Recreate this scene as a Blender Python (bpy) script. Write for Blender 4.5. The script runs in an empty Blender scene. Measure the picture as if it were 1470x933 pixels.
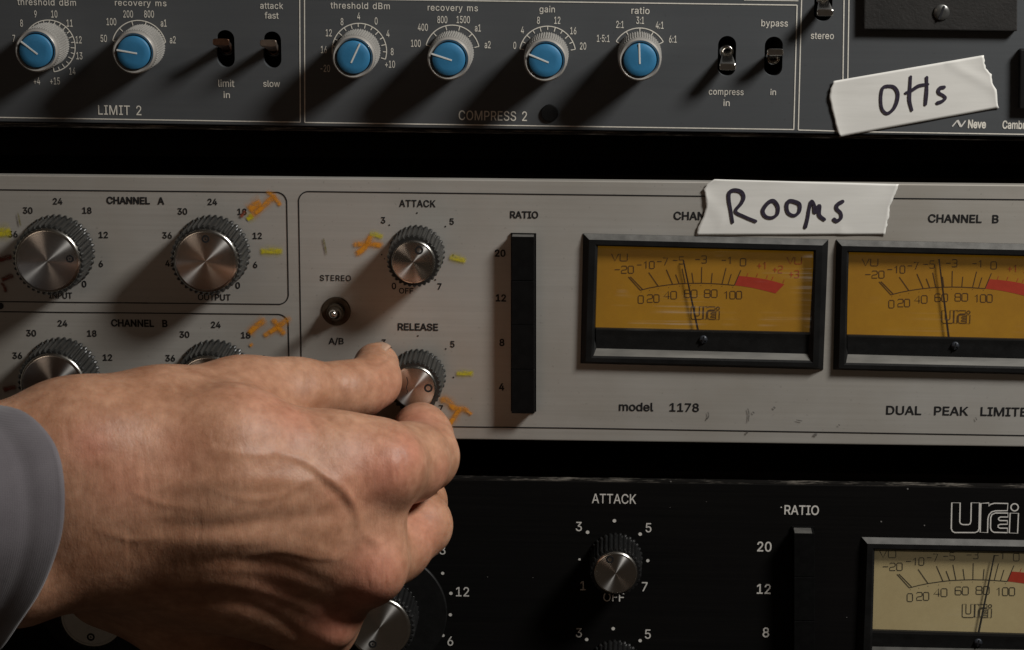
import bpy, bmesh, math, random
import numpy as np
from mathutils import Vector, Matrix
random.seed(7); np.random.seed(7)
S = bpy.context.scene
COL = S.collection

# ------------------------------------------------------------------ camera
F = 3424.0; CX, CY = 735.0, 466.5; T0 = 0.7765
b = np.array([155., -866., F]); b /= np.linalg.norm(b)          # +Y of the world (into the rack) seen by the camera
v = np.array([-35., 13534., F]); v -= b * v.dot(b); v /= np.linalg.norm(v)
zw = -v; a = np.cross(b, zw)
R = np.column_stack([a, b, zw])                                  # world -> camera (x right, y down, z forward)
right, down, fwd = R[0], R[1], R[2]
CAMP = -T0 * fwd
cam = bpy.data.objects.new('camera', bpy.data.cameras.new('camera'))
COL.objects.link(cam); S.camera = cam
m3 = np.column_stack([right, -down, -fwd])
cam.matrix_world = Matrix([[*m3[i], CAMP[i]] for i in range(3)] + [[0, 0, 0, 1]])
cam.data.sensor_width = 36; cam.data.lens = 36 * F / 1470
cam.data.clip_start = 0.01; cam.data.clip_end = 20
cam.data.dof.use_dof = True; cam.data.dof.focus_distance = 0.765; cam.data.dof.aperture_fstop = 30

# ------------------------------------------------------------------ light: one lamp upper right, an added warm fill, dim warm surroundings
W = bpy.data.worlds.new('World'); S.world = W; W.use_nodes = True
bg = W.node_tree.nodes['Background']; bg.inputs[0].default_value = (1.0, 0.76, 0.56, 1); bg.inputs[1].default_value = 0.020
def area(name, loc, target, size, power, col):
    l = bpy.data.lights.new(name, 'AREA'); l.shape = 'DISK'; l.size = size; l.energy = power; l.color = col
    o = bpy.data.objects.new(name, l); COL.objects.link(o); o.location = loc
    o.rotation_euler = (Vector(target) - Vector(loc)).to_track_quat('-Z', 'Y').to_euler(); return o
area('studio_lamp', (0.52, -0.325, 0.55), (0.04, 0, -0.02), 0.18, 7.1, (1.0, 0.975, 0.93))
area('warm_fill', (-0.9, -1.6, 0.5), (0, 0, 0), 0.5, 0.75, (1.0, 0.77, 0.60))  # unseen fill light, added to lift the shadows and the hand
S.view_settings.view_transform = 'Standard'; S.view_settings.look = 'None'
S.view_settings.exposure = 0; S.view_settings.gamma = 1
S.render.engine = 'CYCLES'
S.cycles.use_denoising = True; S.cycles.max_bounces = 6; S.cycles.transparent_max_bounces = 12
S.cycles.sample_clamp_indirect = 3
S.cycles.caustics_reflective = False; S.cycles.caustics_refractive = False

# ------------------------------------------------------------------ pixel -> point on the plane d metres in front of the panels
def P(px, py, d=0.0):
    dc = right * ((px - CX) / F) + down * ((py - CY) / F) + fwd
    t = (-d - CAMP[1]) / dc[1]
    return CAMP + dc * t
def P2(px, py, d=0.0):
    p = P(px, py, d); return np.array([p[0], p[2]])
def mpp(px, py, d=0.0):
    return P(px + 1, py, d)[0] - P(px, py, d)[0], P(px, py - 1, d)[2] - P(px, py, d)[2]
MM = 0.001

# ------------------------------------------------------------------ materials
def nmat(name):
    m = bpy.data.materials.new(name); m.use_nodes = True
    return m, m.node_tree.nodes, m.node_tree.links, m.node_tree.nodes['Principled BSDF']
def setp(p, **k):
    for n, val in k.items():
        n = n.replace('_', ' ')
        if n in p.inputs: p.inputs[n].default_value = val
def ramp(N, e0, c0, e1, c1):
    r = N.new('ShaderNodeValToRGB'); r.color_ramp.elements[0].position = e0; r.color_ramp.elements[1].position = e1
    r.color_ramp.elements[0].color = (*c0, 1) if len(c0) == 3 else c0
    r.color_ramp.elements[1].color = (*c1, 1) if len(c1) == 3 else c1
    return r
def texco(N, L, scale, kind='Object'):
    t = N.new('ShaderNodeTexCoord'); mp = N.new('ShaderNodeMapping'); mp.inputs['Scale'].default_value = scale
    L.new(t.outputs[kind], mp.inputs[0]); return mp
def noise(N, L, vec, scale, detail=4, rough=.6):
    n = N.new('ShaderNodeTexNoise'); n.inputs['Scale'].default_value = scale; n.inputs['Detail'].default_value = detail
    n.inputs['Roughness'].default_value = rough; L.new(vec.outputs[0], n.inputs['Vector']); return n
def mixc(N, L, fac, c1, c2, mode='MIX'):
    x = N.new('ShaderNodeMix'); x.data_type = 'RGBA'; x.blend_type = mode
    for i, c in ((6, c1), (7, c2)):
        if isinstance(c, tuple): x.inputs[i].default_value = (*c, 1)
        else: L.new(c, x.inputs[i])
    if isinstance(fac, (int, float)): x.inputs[0].default_value = fac
    else: L.new(fac, x.inputs[0])
    return x
def simple(name, col, rough=.5, metal=0., var=.15, scale=300, bump=0.0, bscale=2000, stretch=(1, 1, 1), **k):
    m, N, L, p = nmat(name)
    mp = texco(N, L, stretch); n = noise(N, L, mp, scale)
    r = ramp(N, .3, tuple(c * (1 - var) for c in col), .7, tuple(min(1, c * (1 + var)) for c in col))
    L.new(n.outputs[0], r.inputs[0]); L.new(r.outputs[0], p.inputs['Base Color'])
    rr = N.new('ShaderNodeMapRange'); rr.inputs[3].default_value = max(.02, rough * .8); rr.inputs[4].default_value = min(1, rough * 1.25)
    L.new(n.outputs[0], rr.inputs[0]); L.new(rr.outputs[0], p.inputs['Roughness'])
    setp(p, Metallic=metal, **k)
    if bump:
        n2 = noise(N, L, mp, bscale, 3); bp = N.new('ShaderNodeBump'); bp.inputs['Strength'].default_value = bump
        bp.inputs['Distance'].default_value = .0002; L.new(n2.outputs[0], bp.inputs['Height']); L.new(bp.outputs[0], p.inputs['Normal'])
    return m

def brushed_panel(name, c_hi, c_lo, metal, rough, dirt, bstr=.05):
    m, N, L, p = nmat(name)
    mp = texco(N, L, (12, 1, 900)); br = noise(N, L, mp, 1.0, 5, .7)          # fine horizontal brushing
    mp2 = texco(N, L, (1, 1, 1)); big = noise(N, L, mp2, 14, 5, .6); sp = noise(N, L, mp2, 700, 2, .5)
    mp3 = texco(N, L, (5, 1, 60)); sm = noise(N, L, mp3, 3, 6, .65)
    r = ramp(N, .25, c_lo, .75, c_hi); L.new(br.outputs[0], r.inputs[0])
    rd = ramp(N, .42, (0, 0, 0), .75, (1, 1, 1)); L.new(big.outputs[0], rd.inputs[0])
    md = N.new('ShaderNodeMath'); md.operation = 'MULTIPLY'; md.inputs[1].default_value = .5; L.new(rd.outputs[0], md.inputs[0])
    x = mixc(N, L, md.outputs[0], r.outputs[0], dirt)
    rs = ramp(N, .68, (0, 0, 0), .76, (1, 1, 1)); L.new(sp.outputs[0], rs.inputs[0])
    ms = N.new('ShaderNodeMath'); ms.operation = 'MULTIPLY'; ms.inputs[1].default_value = .22; L.new(rs.outputs[0], ms.inputs[0])
    x2 = mixc(N, L, ms.outputs[0], x.outputs[2], tuple(c * .35 for c in dirt))
    L.new(x2.outputs[2], p.inputs['Base Color'])
    rr = N.new('ShaderNodeMapRange'); rr.inputs[1].default_value = .3; rr.inputs[2].default_value = .7
    rr.inputs[3].default_value = rough - .03; rr.inputs[4].default_value = rough + .05
    L.new(sm.outputs[0], rr.inputs[0]); L.new(rr.outputs[0], p.inputs['Roughness'])
    bp = N.new('ShaderNodeBump'); bp.inputs['Strength'].default_value = bstr; bp.inputs['Distance'].default_value = .00008
    L.new(br.outputs[0], bp.inputs['Height']); L.new(bp.outputs[0], p.inputs['Normal'])
    setp(p, Metallic=metal); return m

M = {}
M['silver'] = brushed_panel('brushed_aluminium', (.60, .58, .54), (.52, .50, .46), .55, .46, (.38, .33, .26))
M['neve'] = brushed_panel('blue_grey_paint', (.070, .075, .080), (.060, .065, .070), .0, .52, (.055, .058, .062), .04)
M['black_panel'] = brushed_panel('black_anodised', (.0050, .0047, .0044), (.0015, .0015, .0015), .0, .6, (.005, .004, .004), .35)
M['rack'] = simple('black_steel', (.010, .008, .007), .7)
M['blackplastic'] = simple('black_plastic', (.006, .006, .006), .5, bump=.2)
M['bezel'] = simple('meter_bezel_plastic', (.005, .005, .005), .55, var=.3, scale=120, bump=.3, bscale=900)
M['lit_top'] = simple('lit_top_tone', (.085, .083, .078), .6, var=.35, scale=200)  # paler tone stands in for light caught by upward faces
M['chamfer_dark'] = simple('dark_bezel_inner_plastic', (.08, .078, .072), .55, var=.3, scale=150)
M['chamfer'] = simple('bezel_inner_plastic', (.13, .125, .112), .5, var=.5, scale=150, stretch=(.2, 1, 1))
M['fluted'] = simple('fluted_knob_plastic', (.020, .020, .019), .36, var=.35, scale=250, bump=.3)
M['ridge'] = simple('worn_knob_ridge', (.48, .46, .41), .5, var=.4, scale=700)
M['ridge_dark'] = simple('dark_worn_knob_ridge', (.045, .043, .038), .45, var=.6, scale=700)
M['fluted_dark'] = simple('dark_fluted_knob_plastic', (.010, .010, .010), .33, var=.35, scale=250, bump=.3)
M['grey_knob'] = simple('grey_knob_plastic', (.30, .29, .27), .42, var=.12, scale=200, bump=.1)
M['groove'] = simple('dark_groove', (.004, .004, .006), .6)
M['white_line'] = simple('white_pointer_paint', (.62, .64, .62), .5, var=.1)
M['chrome'] = simple('polished_chrome', (.78, .75, .70), .20, 1.0, var=.08, scale=500)
M['bronze'] = simple('brass_lever', (.22, .12, .08), .38, 1.0, var=.15, scale=400)
M['bronze_pale'] = simple('pale_worn_lever', (.36, .29, .24), .42, 1.0, var=.15, scale=400)
M['screw'] = simple('dull_steel_screw', (.15, .15, .145), .35, .8, var=.3)
M['ink_black'] = simple('black_ink', (.010, .010, .011), .5)
M['ink_cream'] = simple('cream_ink', (.68, .65, .58), .5, var=.12, scale=900)
M['ink_white'] = simple('white_ink', (.62, .60, .56), .5, var=.12, scale=900)
M['dial_ink'] = simple('dial_ink', (.060, .022, .004), .6)
M['dial_red'] = simple('dial_red', (.42, .030, .008), .6, var=.08)
M['dial_redtext'] = simple('dial_red_text', (.40, .05, .005), .6)
M['dial_ink2'] = simple('dial_ink_black', (.015, .013, .010), .6)
M['needle'] = simple('needle_black', (.03, .012, .003), .5)
M['scuff2'] = simple('bare_metal_chip', (.22, .21, .20), .5, .3)
M['marker'] = simple('marker_pen', (.030, .024, .040), .45, var=.35, scale=900)

def dial_mat(name, c, edge, em):                                 # translucent card lit from behind by the meter lamp
    m, N, L, p = nmat(name)
    mp = texco(N, L, (1, 1, 1)); n = noise(N, L, mp, 25, 4); n2 = noise(N, L, mp, 500, 3)
    r = ramp(N, .3, edge, .65, c); L.new(n.outputs[0], r.inputs[0])
    x = mixc(N, L, .12, r.outputs[0], n2.outputs[0], 'MULTIPLY'); L.new(x.outputs[2], p.inputs['Base Color'])
    setp(p, Roughness=.6); L.new(x.outputs[2], p.inputs['Emission Color']); p.inputs['Emission Strength'].default_value = em; return m
M['amber'] = dial_mat('amber_dial', (.35, .170, .003), (.26, .115, .002), .19)
M['cream'] = dial_mat('cream_dial', (.47, .38, .20), (.40, .31, .155), .12)

def glass_mat(name, haze):
    m, N, L, p = nmat(name); N.remove(p)
    out = [n for n in N if n.type == 'OUTPUT_MATERIAL'][0]
    tr = N.new('ShaderNodeBsdfTransparent'); tr.inputs[0].default_value = (.93, .93, .92, 1)
    gl = N.new('ShaderNodeBsdfGlossy'); gl.inputs['Roughness'].default_value = .08
    di = N.new('ShaderNodeBsdfDiffuse'); di.inputs[0].default_value = (.7, .7, .7, 1)
    fr = N.new('ShaderNodeFresnel'); fr.inputs[0].default_value = 1.45
    m1 = N.new('ShaderNodeMixShader'); L.new(fr.outputs[0], m1.inputs[0]); L.new(tr.outputs[0], m1.inputs[1]); L.new(gl.outputs[0], m1.inputs[2])
    mp = texco(N, L, (6, 1, 500)); n = noise(N, L, mp, 1.5, 5, .7)              # fine horizontal scratches
    mp2 = texco(N, L, (1, 1, 1)); n2 = noise(N, L, mp2, 45, 2, .5)
    r = ramp(N, .50, (0, 0, 0), .70, (1, 1, 1)); L.new(n.outputs[0], r.inputs[0])
    r2 = ramp(N, .53, (0, 0, 0), .72, (1, 1, 1)); L.new(n2.outputs[0], r2.inputs[0])
    mu = N.new('ShaderNodeMath'); mu.operation = 'MULTIPLY'; L.new(r.outputs[0], mu.inputs[0]); L.new(r2.outputs[0], mu.inputs[1])
    mu2 = N.new('ShaderNodeMath'); mu2.operation = 'MULTIPLY_ADD'; mu2.inputs[1].default_value = haze; mu2.inputs[2].default_value = .012
    L.new(mu.outputs[0], mu2.inputs[0])
    m2 = N.new('ShaderNodeMixShader'); L.new(mu2.outputs[0], m2.inputs[0]); L.new(m1.outputs[0], m2.inputs[1]); L.new(di.outputs[0], m2.inputs[2])
    L.new(m2.outputs[0], out.inputs[0]); return m
M['glass_scratched'] = glass_mat('scratched_meter_glass', .38)
M['glass'] = glass_mat('meter_glass', .06)

def cap_mat():
    m, N, L, p = nmat('spun_aluminium')
    mp = texco(N, L, (1, 1, 1))
    sep = N.new('ShaderNodeSeparateXYZ'); L.new(mp.outputs[0], sep.inputs[0])
    ln = N.new('ShaderNodeVectorMath'); ln.operation = 'LENGTH'
    cb = N.new('ShaderNodeCombineXYZ'); L.new(sep.outputs[0], cb.inputs[0]); L.new(sep.outputs[1], cb.inputs[1]); L.new(cb.outputs[0], ln.inputs[0])
    cv = N.new('ShaderNodeCombineXYZ'); L.new(ln.outputs['Value'], cv.inputs[0])
    n = noise(N, L, cv, 9000, 3, .7); n2 = noise(N, L, mp, 500, 4)
    r = ramp(N, .3, (.72, .70, .67), .7, (.92, .90, .87)); L.new(n.outputs[0], r.inputs[0])
    x = mixc(N, L, .25, r.outputs[0], n2.outputs[0], 'MULTIPLY'); L.new(x.outputs[2], p.inputs['Base Color'])
    tg = N.new('ShaderNodeTangent'); tg.direction_type = 'RADIAL'; tg.axis = 'Z'
    L.new(tg.outputs[0], p.inputs['Tangent'])
    bp = N.new('ShaderNodeBump'); bp.inputs['Strength'].default_value = .06; bp.inputs['Distance'].default_value = .00003
    L.new(n.outputs[0], bp.inputs['Height']); L.new(bp.outputs[0], p.inputs['Normal'])
    setp(p, Metallic=1.0, Roughness=.27, Anisotropic=.96); p.inputs['Anisotropic Rotation'].default_value = .25; return m
M['cap'] = cap_mat()
M['cap_rim'] = simple('polished_cap_rim', (.66, .64, .60), .22, 1.0, var=.1, scale=400)
M['blue'] = simple('blue_cap_plastic', (.028, .165, .32), .48, var=.14, scale=110, bump=.15, bscale=1500)

def tape_mat():
    m, N, L, p = nmat('white_paper_tape')
    mp = texco(N, L, (8, 1, 120)); n = noise(N, L, mp, 3, 5, .7)
    r = ramp(N, .25, (.62, .61, .575), .75, (.71, .70, .665)); L.new(n.outputs[0], r.inputs[0]); L.new(r.outputs[0], p.inputs['Base Color'])
    bp = N.new('ShaderNodeBump'); bp.inputs['Strength'].default_value = .28; bp.inputs['Distance'].default_value = .00012
    L.new(n.outputs[0], bp.inputs['Height']); L.new(bp.outputs[0], p.inputs['Normal'])
    setp(p, Roughness=.62); return m
M['tape'] = tape_mat()

def grease(name, col):
    m, N, L, p = nmat(name); m.blend_method = 'BLEND' if hasattr(m, 'blend_method') else None
    mp = texco(N, L, (1, 1, 1)); n = noise(N, L, mp, 450, 4, .75)
    at = N.new('ShaderNodeAttribute'); at.attribute_name = 'fade'
    r = ramp(N, .30, (0, 0, 0), .56, (1, 1, 1)); L.new(n.outputs[0], r.inputs[0])
    ad = N.new('ShaderNodeMath'); ad.operation = 'MULTIPLY'; L.new(r.outputs[0], ad.inputs[0]); L.new(at.outputs['Fac'], ad.inputs[1])
    L.new(ad.outputs[0], p.inputs['Alpha']); setp(p, Base_Color=(*col, 1), Roughness=.6); return m
M['scuff'] = grease('dark_scuff', (.06, .055, .05))
M['orange'] = grease('orange_grease_pencil', (.70, .27, .012))
M['yellow'] = grease('yellow_grease_pencil', (.58, .49, .012))
M['redpen'] = grease('red_grease_pencil', (.25, .05, .02))
M['olive'] = grease('old_pencil', (.16, .13, .03))
M['edge_worn'] = simple('worn_panel_edge', (.10, .085, .065), .5, .4, var=.9, scale=60, stretch=(4, 1, 1))
def edge_mat(name, dark, lite, e0, e1):
    m, N, L, p = nmat(name)
    mp = texco(N, L, (60, 200, 900)); n = noise(N, L, mp, 1.5, 5, .75)
    r = ramp(N, e0, dark, e1, lite); L.new(n.outputs[0], r.inputs[0]); L.new(r.outputs[0], p.inputs['Base Color'])
    setp(p, Roughness=.4, Metallic=.3); return m
M['edge_chips'] = edge_mat('chipped_black_edge', (.012, .011, .010), (.30, .27, .23), .50, .74)

def skin_mat():
    m, N, L, p = nmat('skin')
    mp = texco(N, L, (1, 1, 1)); n = noise(N, L, mp, 55, 5, .6)
    r = ramp(N, .32, (.40, .195, .112), .70, (.56, .315, .20)); L.new(n.outputs[0], r.inputs[0])
    at = N.new('ShaderNodeAttribute'); at.attribute_name = 'redness'
    x = mixc(N, L, at.outputs['Fac'], r.outputs[0], (.62, .235, .165))
    n4 = noise(N, L, mp, 260, 3, .6); r4 = ramp(N, .3, (.74, .68, .64), .7, (1.0, 1.0, 1.0)); L.new(n4.outputs[0], r4.inputs[0])
    x2 = mixc(N, L, 1.0, x.outputs[2], r4.outputs[0], 'MULTIPLY')
    L.new(x2.outputs[2], p.inputs['Base Color'])
    mp2 = texco(N, L, (300, 300, 60)); n2 = noise(N, L, mp2, 1.6, 6, .68)       # fine creases running across the back of the hand
    vo = N.new('ShaderNodeTexVoronoi'); vo.feature = 'DISTANCE_TO_EDGE'; vo.inputs['Scale'].default_value = 900; L.new(mp.outputs[0], vo.inputs['Vector'])
    bp = N.new('ShaderNodeBump'); bp.inputs['Strength'].default_value = .32; bp.inputs['Distance'].default_value = .0007
    L.new(n2.outputs[0], bp.inputs['Height'])
    bp2 = N.new('ShaderNodeBump'); bp2.inputs['Strength'].default_value = .22; bp2.inputs['Distance'].default_value = .0002
    L.new(vo.outputs['Distance'], bp2.inputs['Height']); L.new(bp.outputs[0], bp2.inputs['Normal']); L.new(bp2.outputs[0], p.inputs['Normal'])
    rr = N.new('ShaderNodeMapRange'); rr.inputs[3].default_value = .37; rr.inputs[4].default_value = .60
    L.new(n.outputs[0], rr.inputs[0]); L.new(rr.outputs[0], p.inputs['Roughness'])
    setp(p, Subsurface_Weight=.25, Subsurface_Scale=.004, Subsurface_Radius=(1, .35, .18))
    p.inputs['Specular IOR Level'].default_value = .4
    return m
M['skin'] = skin_mat()
M['nail'] = simple('fingernail', (.46, .29, .20), .36, var=.08, scale=200)
def cloth_mat():
    m, N, L, p = nmat('grey_shirt_cloth')
    mp = texco(N, L, (1, 1, 1)); w = N.new('ShaderNodeTexWave'); w.inputs['Scale'].default_value = 700; w.inputs['Distortion'].default_value = 1
    w2 = N.new('ShaderNodeTexWave'); w2.bands_direction = 'Z'; w2.inputs['Scale'].default_value = 700; w2.inputs['Distortion'].default_value = 1
    L.new(mp.outputs[0], w.inputs[0]); L.new(mp.outputs[0], w2.inputs[0])
    n = noise(N, L, mp, 70, 4)
    r = ramp(N, .3, (.125, .112, .124), .7, (.155, .141, .154)); L.new(n.outputs[0], r.inputs[0]); L.new(r.outputs[0], p.inputs['Base Color'])
    ad = N.new('ShaderNodeMath'); ad.operation = 'ADD'; L.new(w.outputs['Fac'], ad.inputs[0]); L.new(w2.outputs['Fac'], ad.inputs[1])
    bp = N.new('ShaderNodeBump'); bp.inputs['Strength'].default_value = .22; bp.inputs['Distance'].default_value = .0002
    L.new(ad.outputs[0], bp.inputs['Height']); L.new(bp.outputs[0], p.inputs['Normal'])
    setp(p, Roughness=.9, Sheen_Weight=.25, Sheen_Roughness=.5); return m
M['cloth'] = cloth_mat()

M['black_panel'].node_tree.nodes['Principled BSDF'].inputs['Specular IOR Level'].default_value = .12
M['rack'].node_tree.nodes['Principled BSDF'].inputs['Specular IOR Level'].default_value = .2

for k_ in ('bezel', 'blackplastic'): M[k_].node_tree.nodes['Principled BSDF'].inputs['Specular IOR Level'].default_value = .25
# ------------------------------------------------------------------ object helpers
def link(name, me, mat=None, parent=None, smooth=False, loc=None):
    o = bpy.data.objects.new(name, me); COL.objects.link(o)
    if mat: me.materials.clear(); me.materials.append(mat)
    if smooth: me.polygons.foreach_set('use_smooth', [True] * len(me.polygons))
    if parent: o.parent = parent
    if loc is not None:
        base = Vector(parent_world(parent)) if parent else Vector((0, 0, 0))
        o.location = Vector(loc) - base
    return o
def parent_world(p):
    w = Vector((0, 0, 0))
    while p: w += p.location; p = p.parent
    return w
def mesh(name, verts, faces, mat, parent=None, smooth=False, origin=None):
    verts = np.asarray(verts, float)
    if origin is None: origin = (verts.min(0) + verts.max(0)) / 2
    me = bpy.data.meshes.new(name); me.from_pydata((verts - origin).tolist(), [], [list(f) for f in faces]); me.update()
    bm = bmesh.new(); bm.from_mesh(me); bmesh.ops.recalc_face_normals(bm, faces=bm.faces); bm.to_mesh(me); bm.free()
    return link(name, me, mat, parent, smooth, origin)
def thing(name, label, cat, loc, group=None):
    o = bpy.data.objects.new(name, None); COL.objects.link(o); o.empty_display_size = .01
    o.location = loc; o['label'] = label; o['category'] = cat
    if group: o['group'] = group
    return o
def rot90(me):                                                   # local +Z becomes world -Y (towards the camera)
    me.transform(Matrix.Rotation(math.pi / 2, 4, 'X'))
def prism(name, pts2, y0, y1, mat, parent=None, bevel=0, smooth=False):
    """pts2: world (x, z) outline; from y0 (front) to y1 (back)"""
    n = len(pts2); V = [(p[0], y0, p[1]) for p in pts2] + [(p[0], y1, p[1]) for p in pts2]
    Fc = [list(range(n)), list(range(2 * n - 1, n - 1, -1))] + [[i, i + n, (i + 1) % n + n, (i + 1) % n] for i in range(n)]
    V = np.array(V, float); o0 = (V.min(0) + V.max(0)) / 2
    bm = bmesh.new(); vs = [bm.verts.new(p - o0) for p in V]
    for f in Fc: bm.faces.new([vs[i] for i in f])
    bmesh.ops.recalc_face_normals(bm, faces=bm.faces)
    if bevel: bmesh.ops.bevel(bm, geom=bm.edges[:], offset=bevel, segments=2, affect='EDGES', profile=.6, clamp_overlap=True)
    me = bpy.data.meshes.new(name); bm.to_mesh(me); bm.free()
    return link(name, me, mat, parent, smooth, o0)
def quad_px(pts, d=0.0): return [P2(x, y, d) for x, y in pts]
def cut(o, cutters):
    for c in cutters:
        md = o.modifiers.new('b', 'BOOLEAN'); md.object = c; md.operation = 'DIFFERENCE'; md.solver = 'EXACT'
    bpy.context.view_layer.update()
    dg = bpy.context.evaluated_depsgraph_get(); me = bpy.data.meshes.new_from_object(o.evaluated_get(dg))
    o.modifiers.clear(); o.data = me
    for c in cutters: bpy.data.objects.remove(c)
def stadium(cx, cz, w, h, n=14):
    r = w / 2; k = h / 2 - r
    return [(cx + r * math.cos(t), cz + k + r * math.sin(t)) for t in np.linspace(0, math.pi, n)] + \
           [(cx + r * math.cos(t), cz - k + r * math.sin(t)) for t in np.linspace(math.pi, 2 * math.pi, n)]

def ribbon(path, w, y, fade=None, closed=False):
    """flat stroke of half-width arrays on plane y; path in world (x,z)"""
    p = np.array(path, float); n = len(p)
    if closed: t = np.roll(p, -1, 0) - np.roll(p, 1, 0)
    else: t = np.gradient(p, axis=0)
    t /= np.linalg.norm(t, axis=1)[:, None] + 1e-12
    nn = np.column_stack([-t[:, 1], t[:, 0]]); w = np.broadcast_to(np.asarray(w, float) / 2, (n,))[:, None]
    A = p + nn * w; B = p - nn * w
    V = [(q[0], y, q[1]) for q in A] + [(q[0], y, q[1]) for q in B]
    Fc = [[i, i + 1, n + i + 1, n + i] for i in range(n - 1)]
    if closed: Fc.append([n - 1, 0, n, 2 * n - 1])
    return V, Fc
def thick(V, Fc, y, t=0.00006):
    """give flat faces a small real thickness towards the camera"""
    n = len(V); V2 = [(x, y - t, z) for x, _, z in V] + [(x, y, z) for x, _, z in V]
    return V2, Fc
def joined(name, pieces, mat, parent, y=None):
    V = []; Fc = []
    for v_, f_ in pieces:
        k = len(V); V += v_; Fc += [[i + k for i in f] for f in f_]
    me = bpy.data.meshes.new(name); V = np.array(V, float); o0 = (V.min(0) + V.max(0)) / 2
    me.from_pydata((V - o0).tolist(), [], Fc); me.update()
    # make every flat face look at the camera (-Y)
    bm = bmesh.new(); bm.from_mesh(me)
    for f in bm.faces:
        if f.normal.y > 0: f.normal_flip()
    bm.to_mesh(me); bm.free()
    return link(name, me, mat, parent, loc=o0)
def smoothpath(pts, n=8, closed=False):
    p = np.array(pts, float); out = []
    N_ = len(p)
    g = (lambda i: p[i % N_]) if closed else (lambda i: p[min(max(i, 0), N_ - 1)])
    for i in range(N_ if closed else N_ - 1):
        p0, p1, p2, p3 = g(i - 1), g(i), g(i + 1), g(i + 2)
        for t in np.linspace(0, 1, n, endpoint=False):
            out.append(.5 * ((2 * p1) + (-p0 + p2) * t + (2 * p0 - 5 * p1 + 4 * p2 - p3) * t * t + (-p0 + 3 * p1 - 3 * p2 + p3) * t ** 3))
    if not closed: out.append(p[-1])
    return np.array(out)
PR = -0.00012                                                     # printed ink stands this far proud of its plane
def line_px(pts, wpx, d=0.0, closed=False, smooth=0, y=None):
    if smooth: pts = smoothpath(pts, smooth, closed)
    w = wpx * mpp(CX, CY, d)[0]
    y = (-d + PR) if y is None else y
    return ribbon([P2(x, q, d) for x, q in pts], w, y, closed=closed)
def caps(pt_px, wpx, d, y):
    c = P2(*pt_px, d); r = wpx / 2 * mpp(CX, CY, d)[0]
    return [(c[0] + r * math.cos(t), y, c[1] + r * math.sin(t)) for t in np.linspace(0, 2 * math.pi, 10, endpoint=False)], [list(range(10))]
def poly(pts, y): return [(p[0], y, p[1]) for p in pts], [list(range(len(pts)))]
def disc(c, r, y, n=12): return poly([(c[0] + r * math.cos(t), c[1] + r * math.sin(t)) for t in np.linspace(0, 2 * math.pi, n, endpoint=False)], y)

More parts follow.
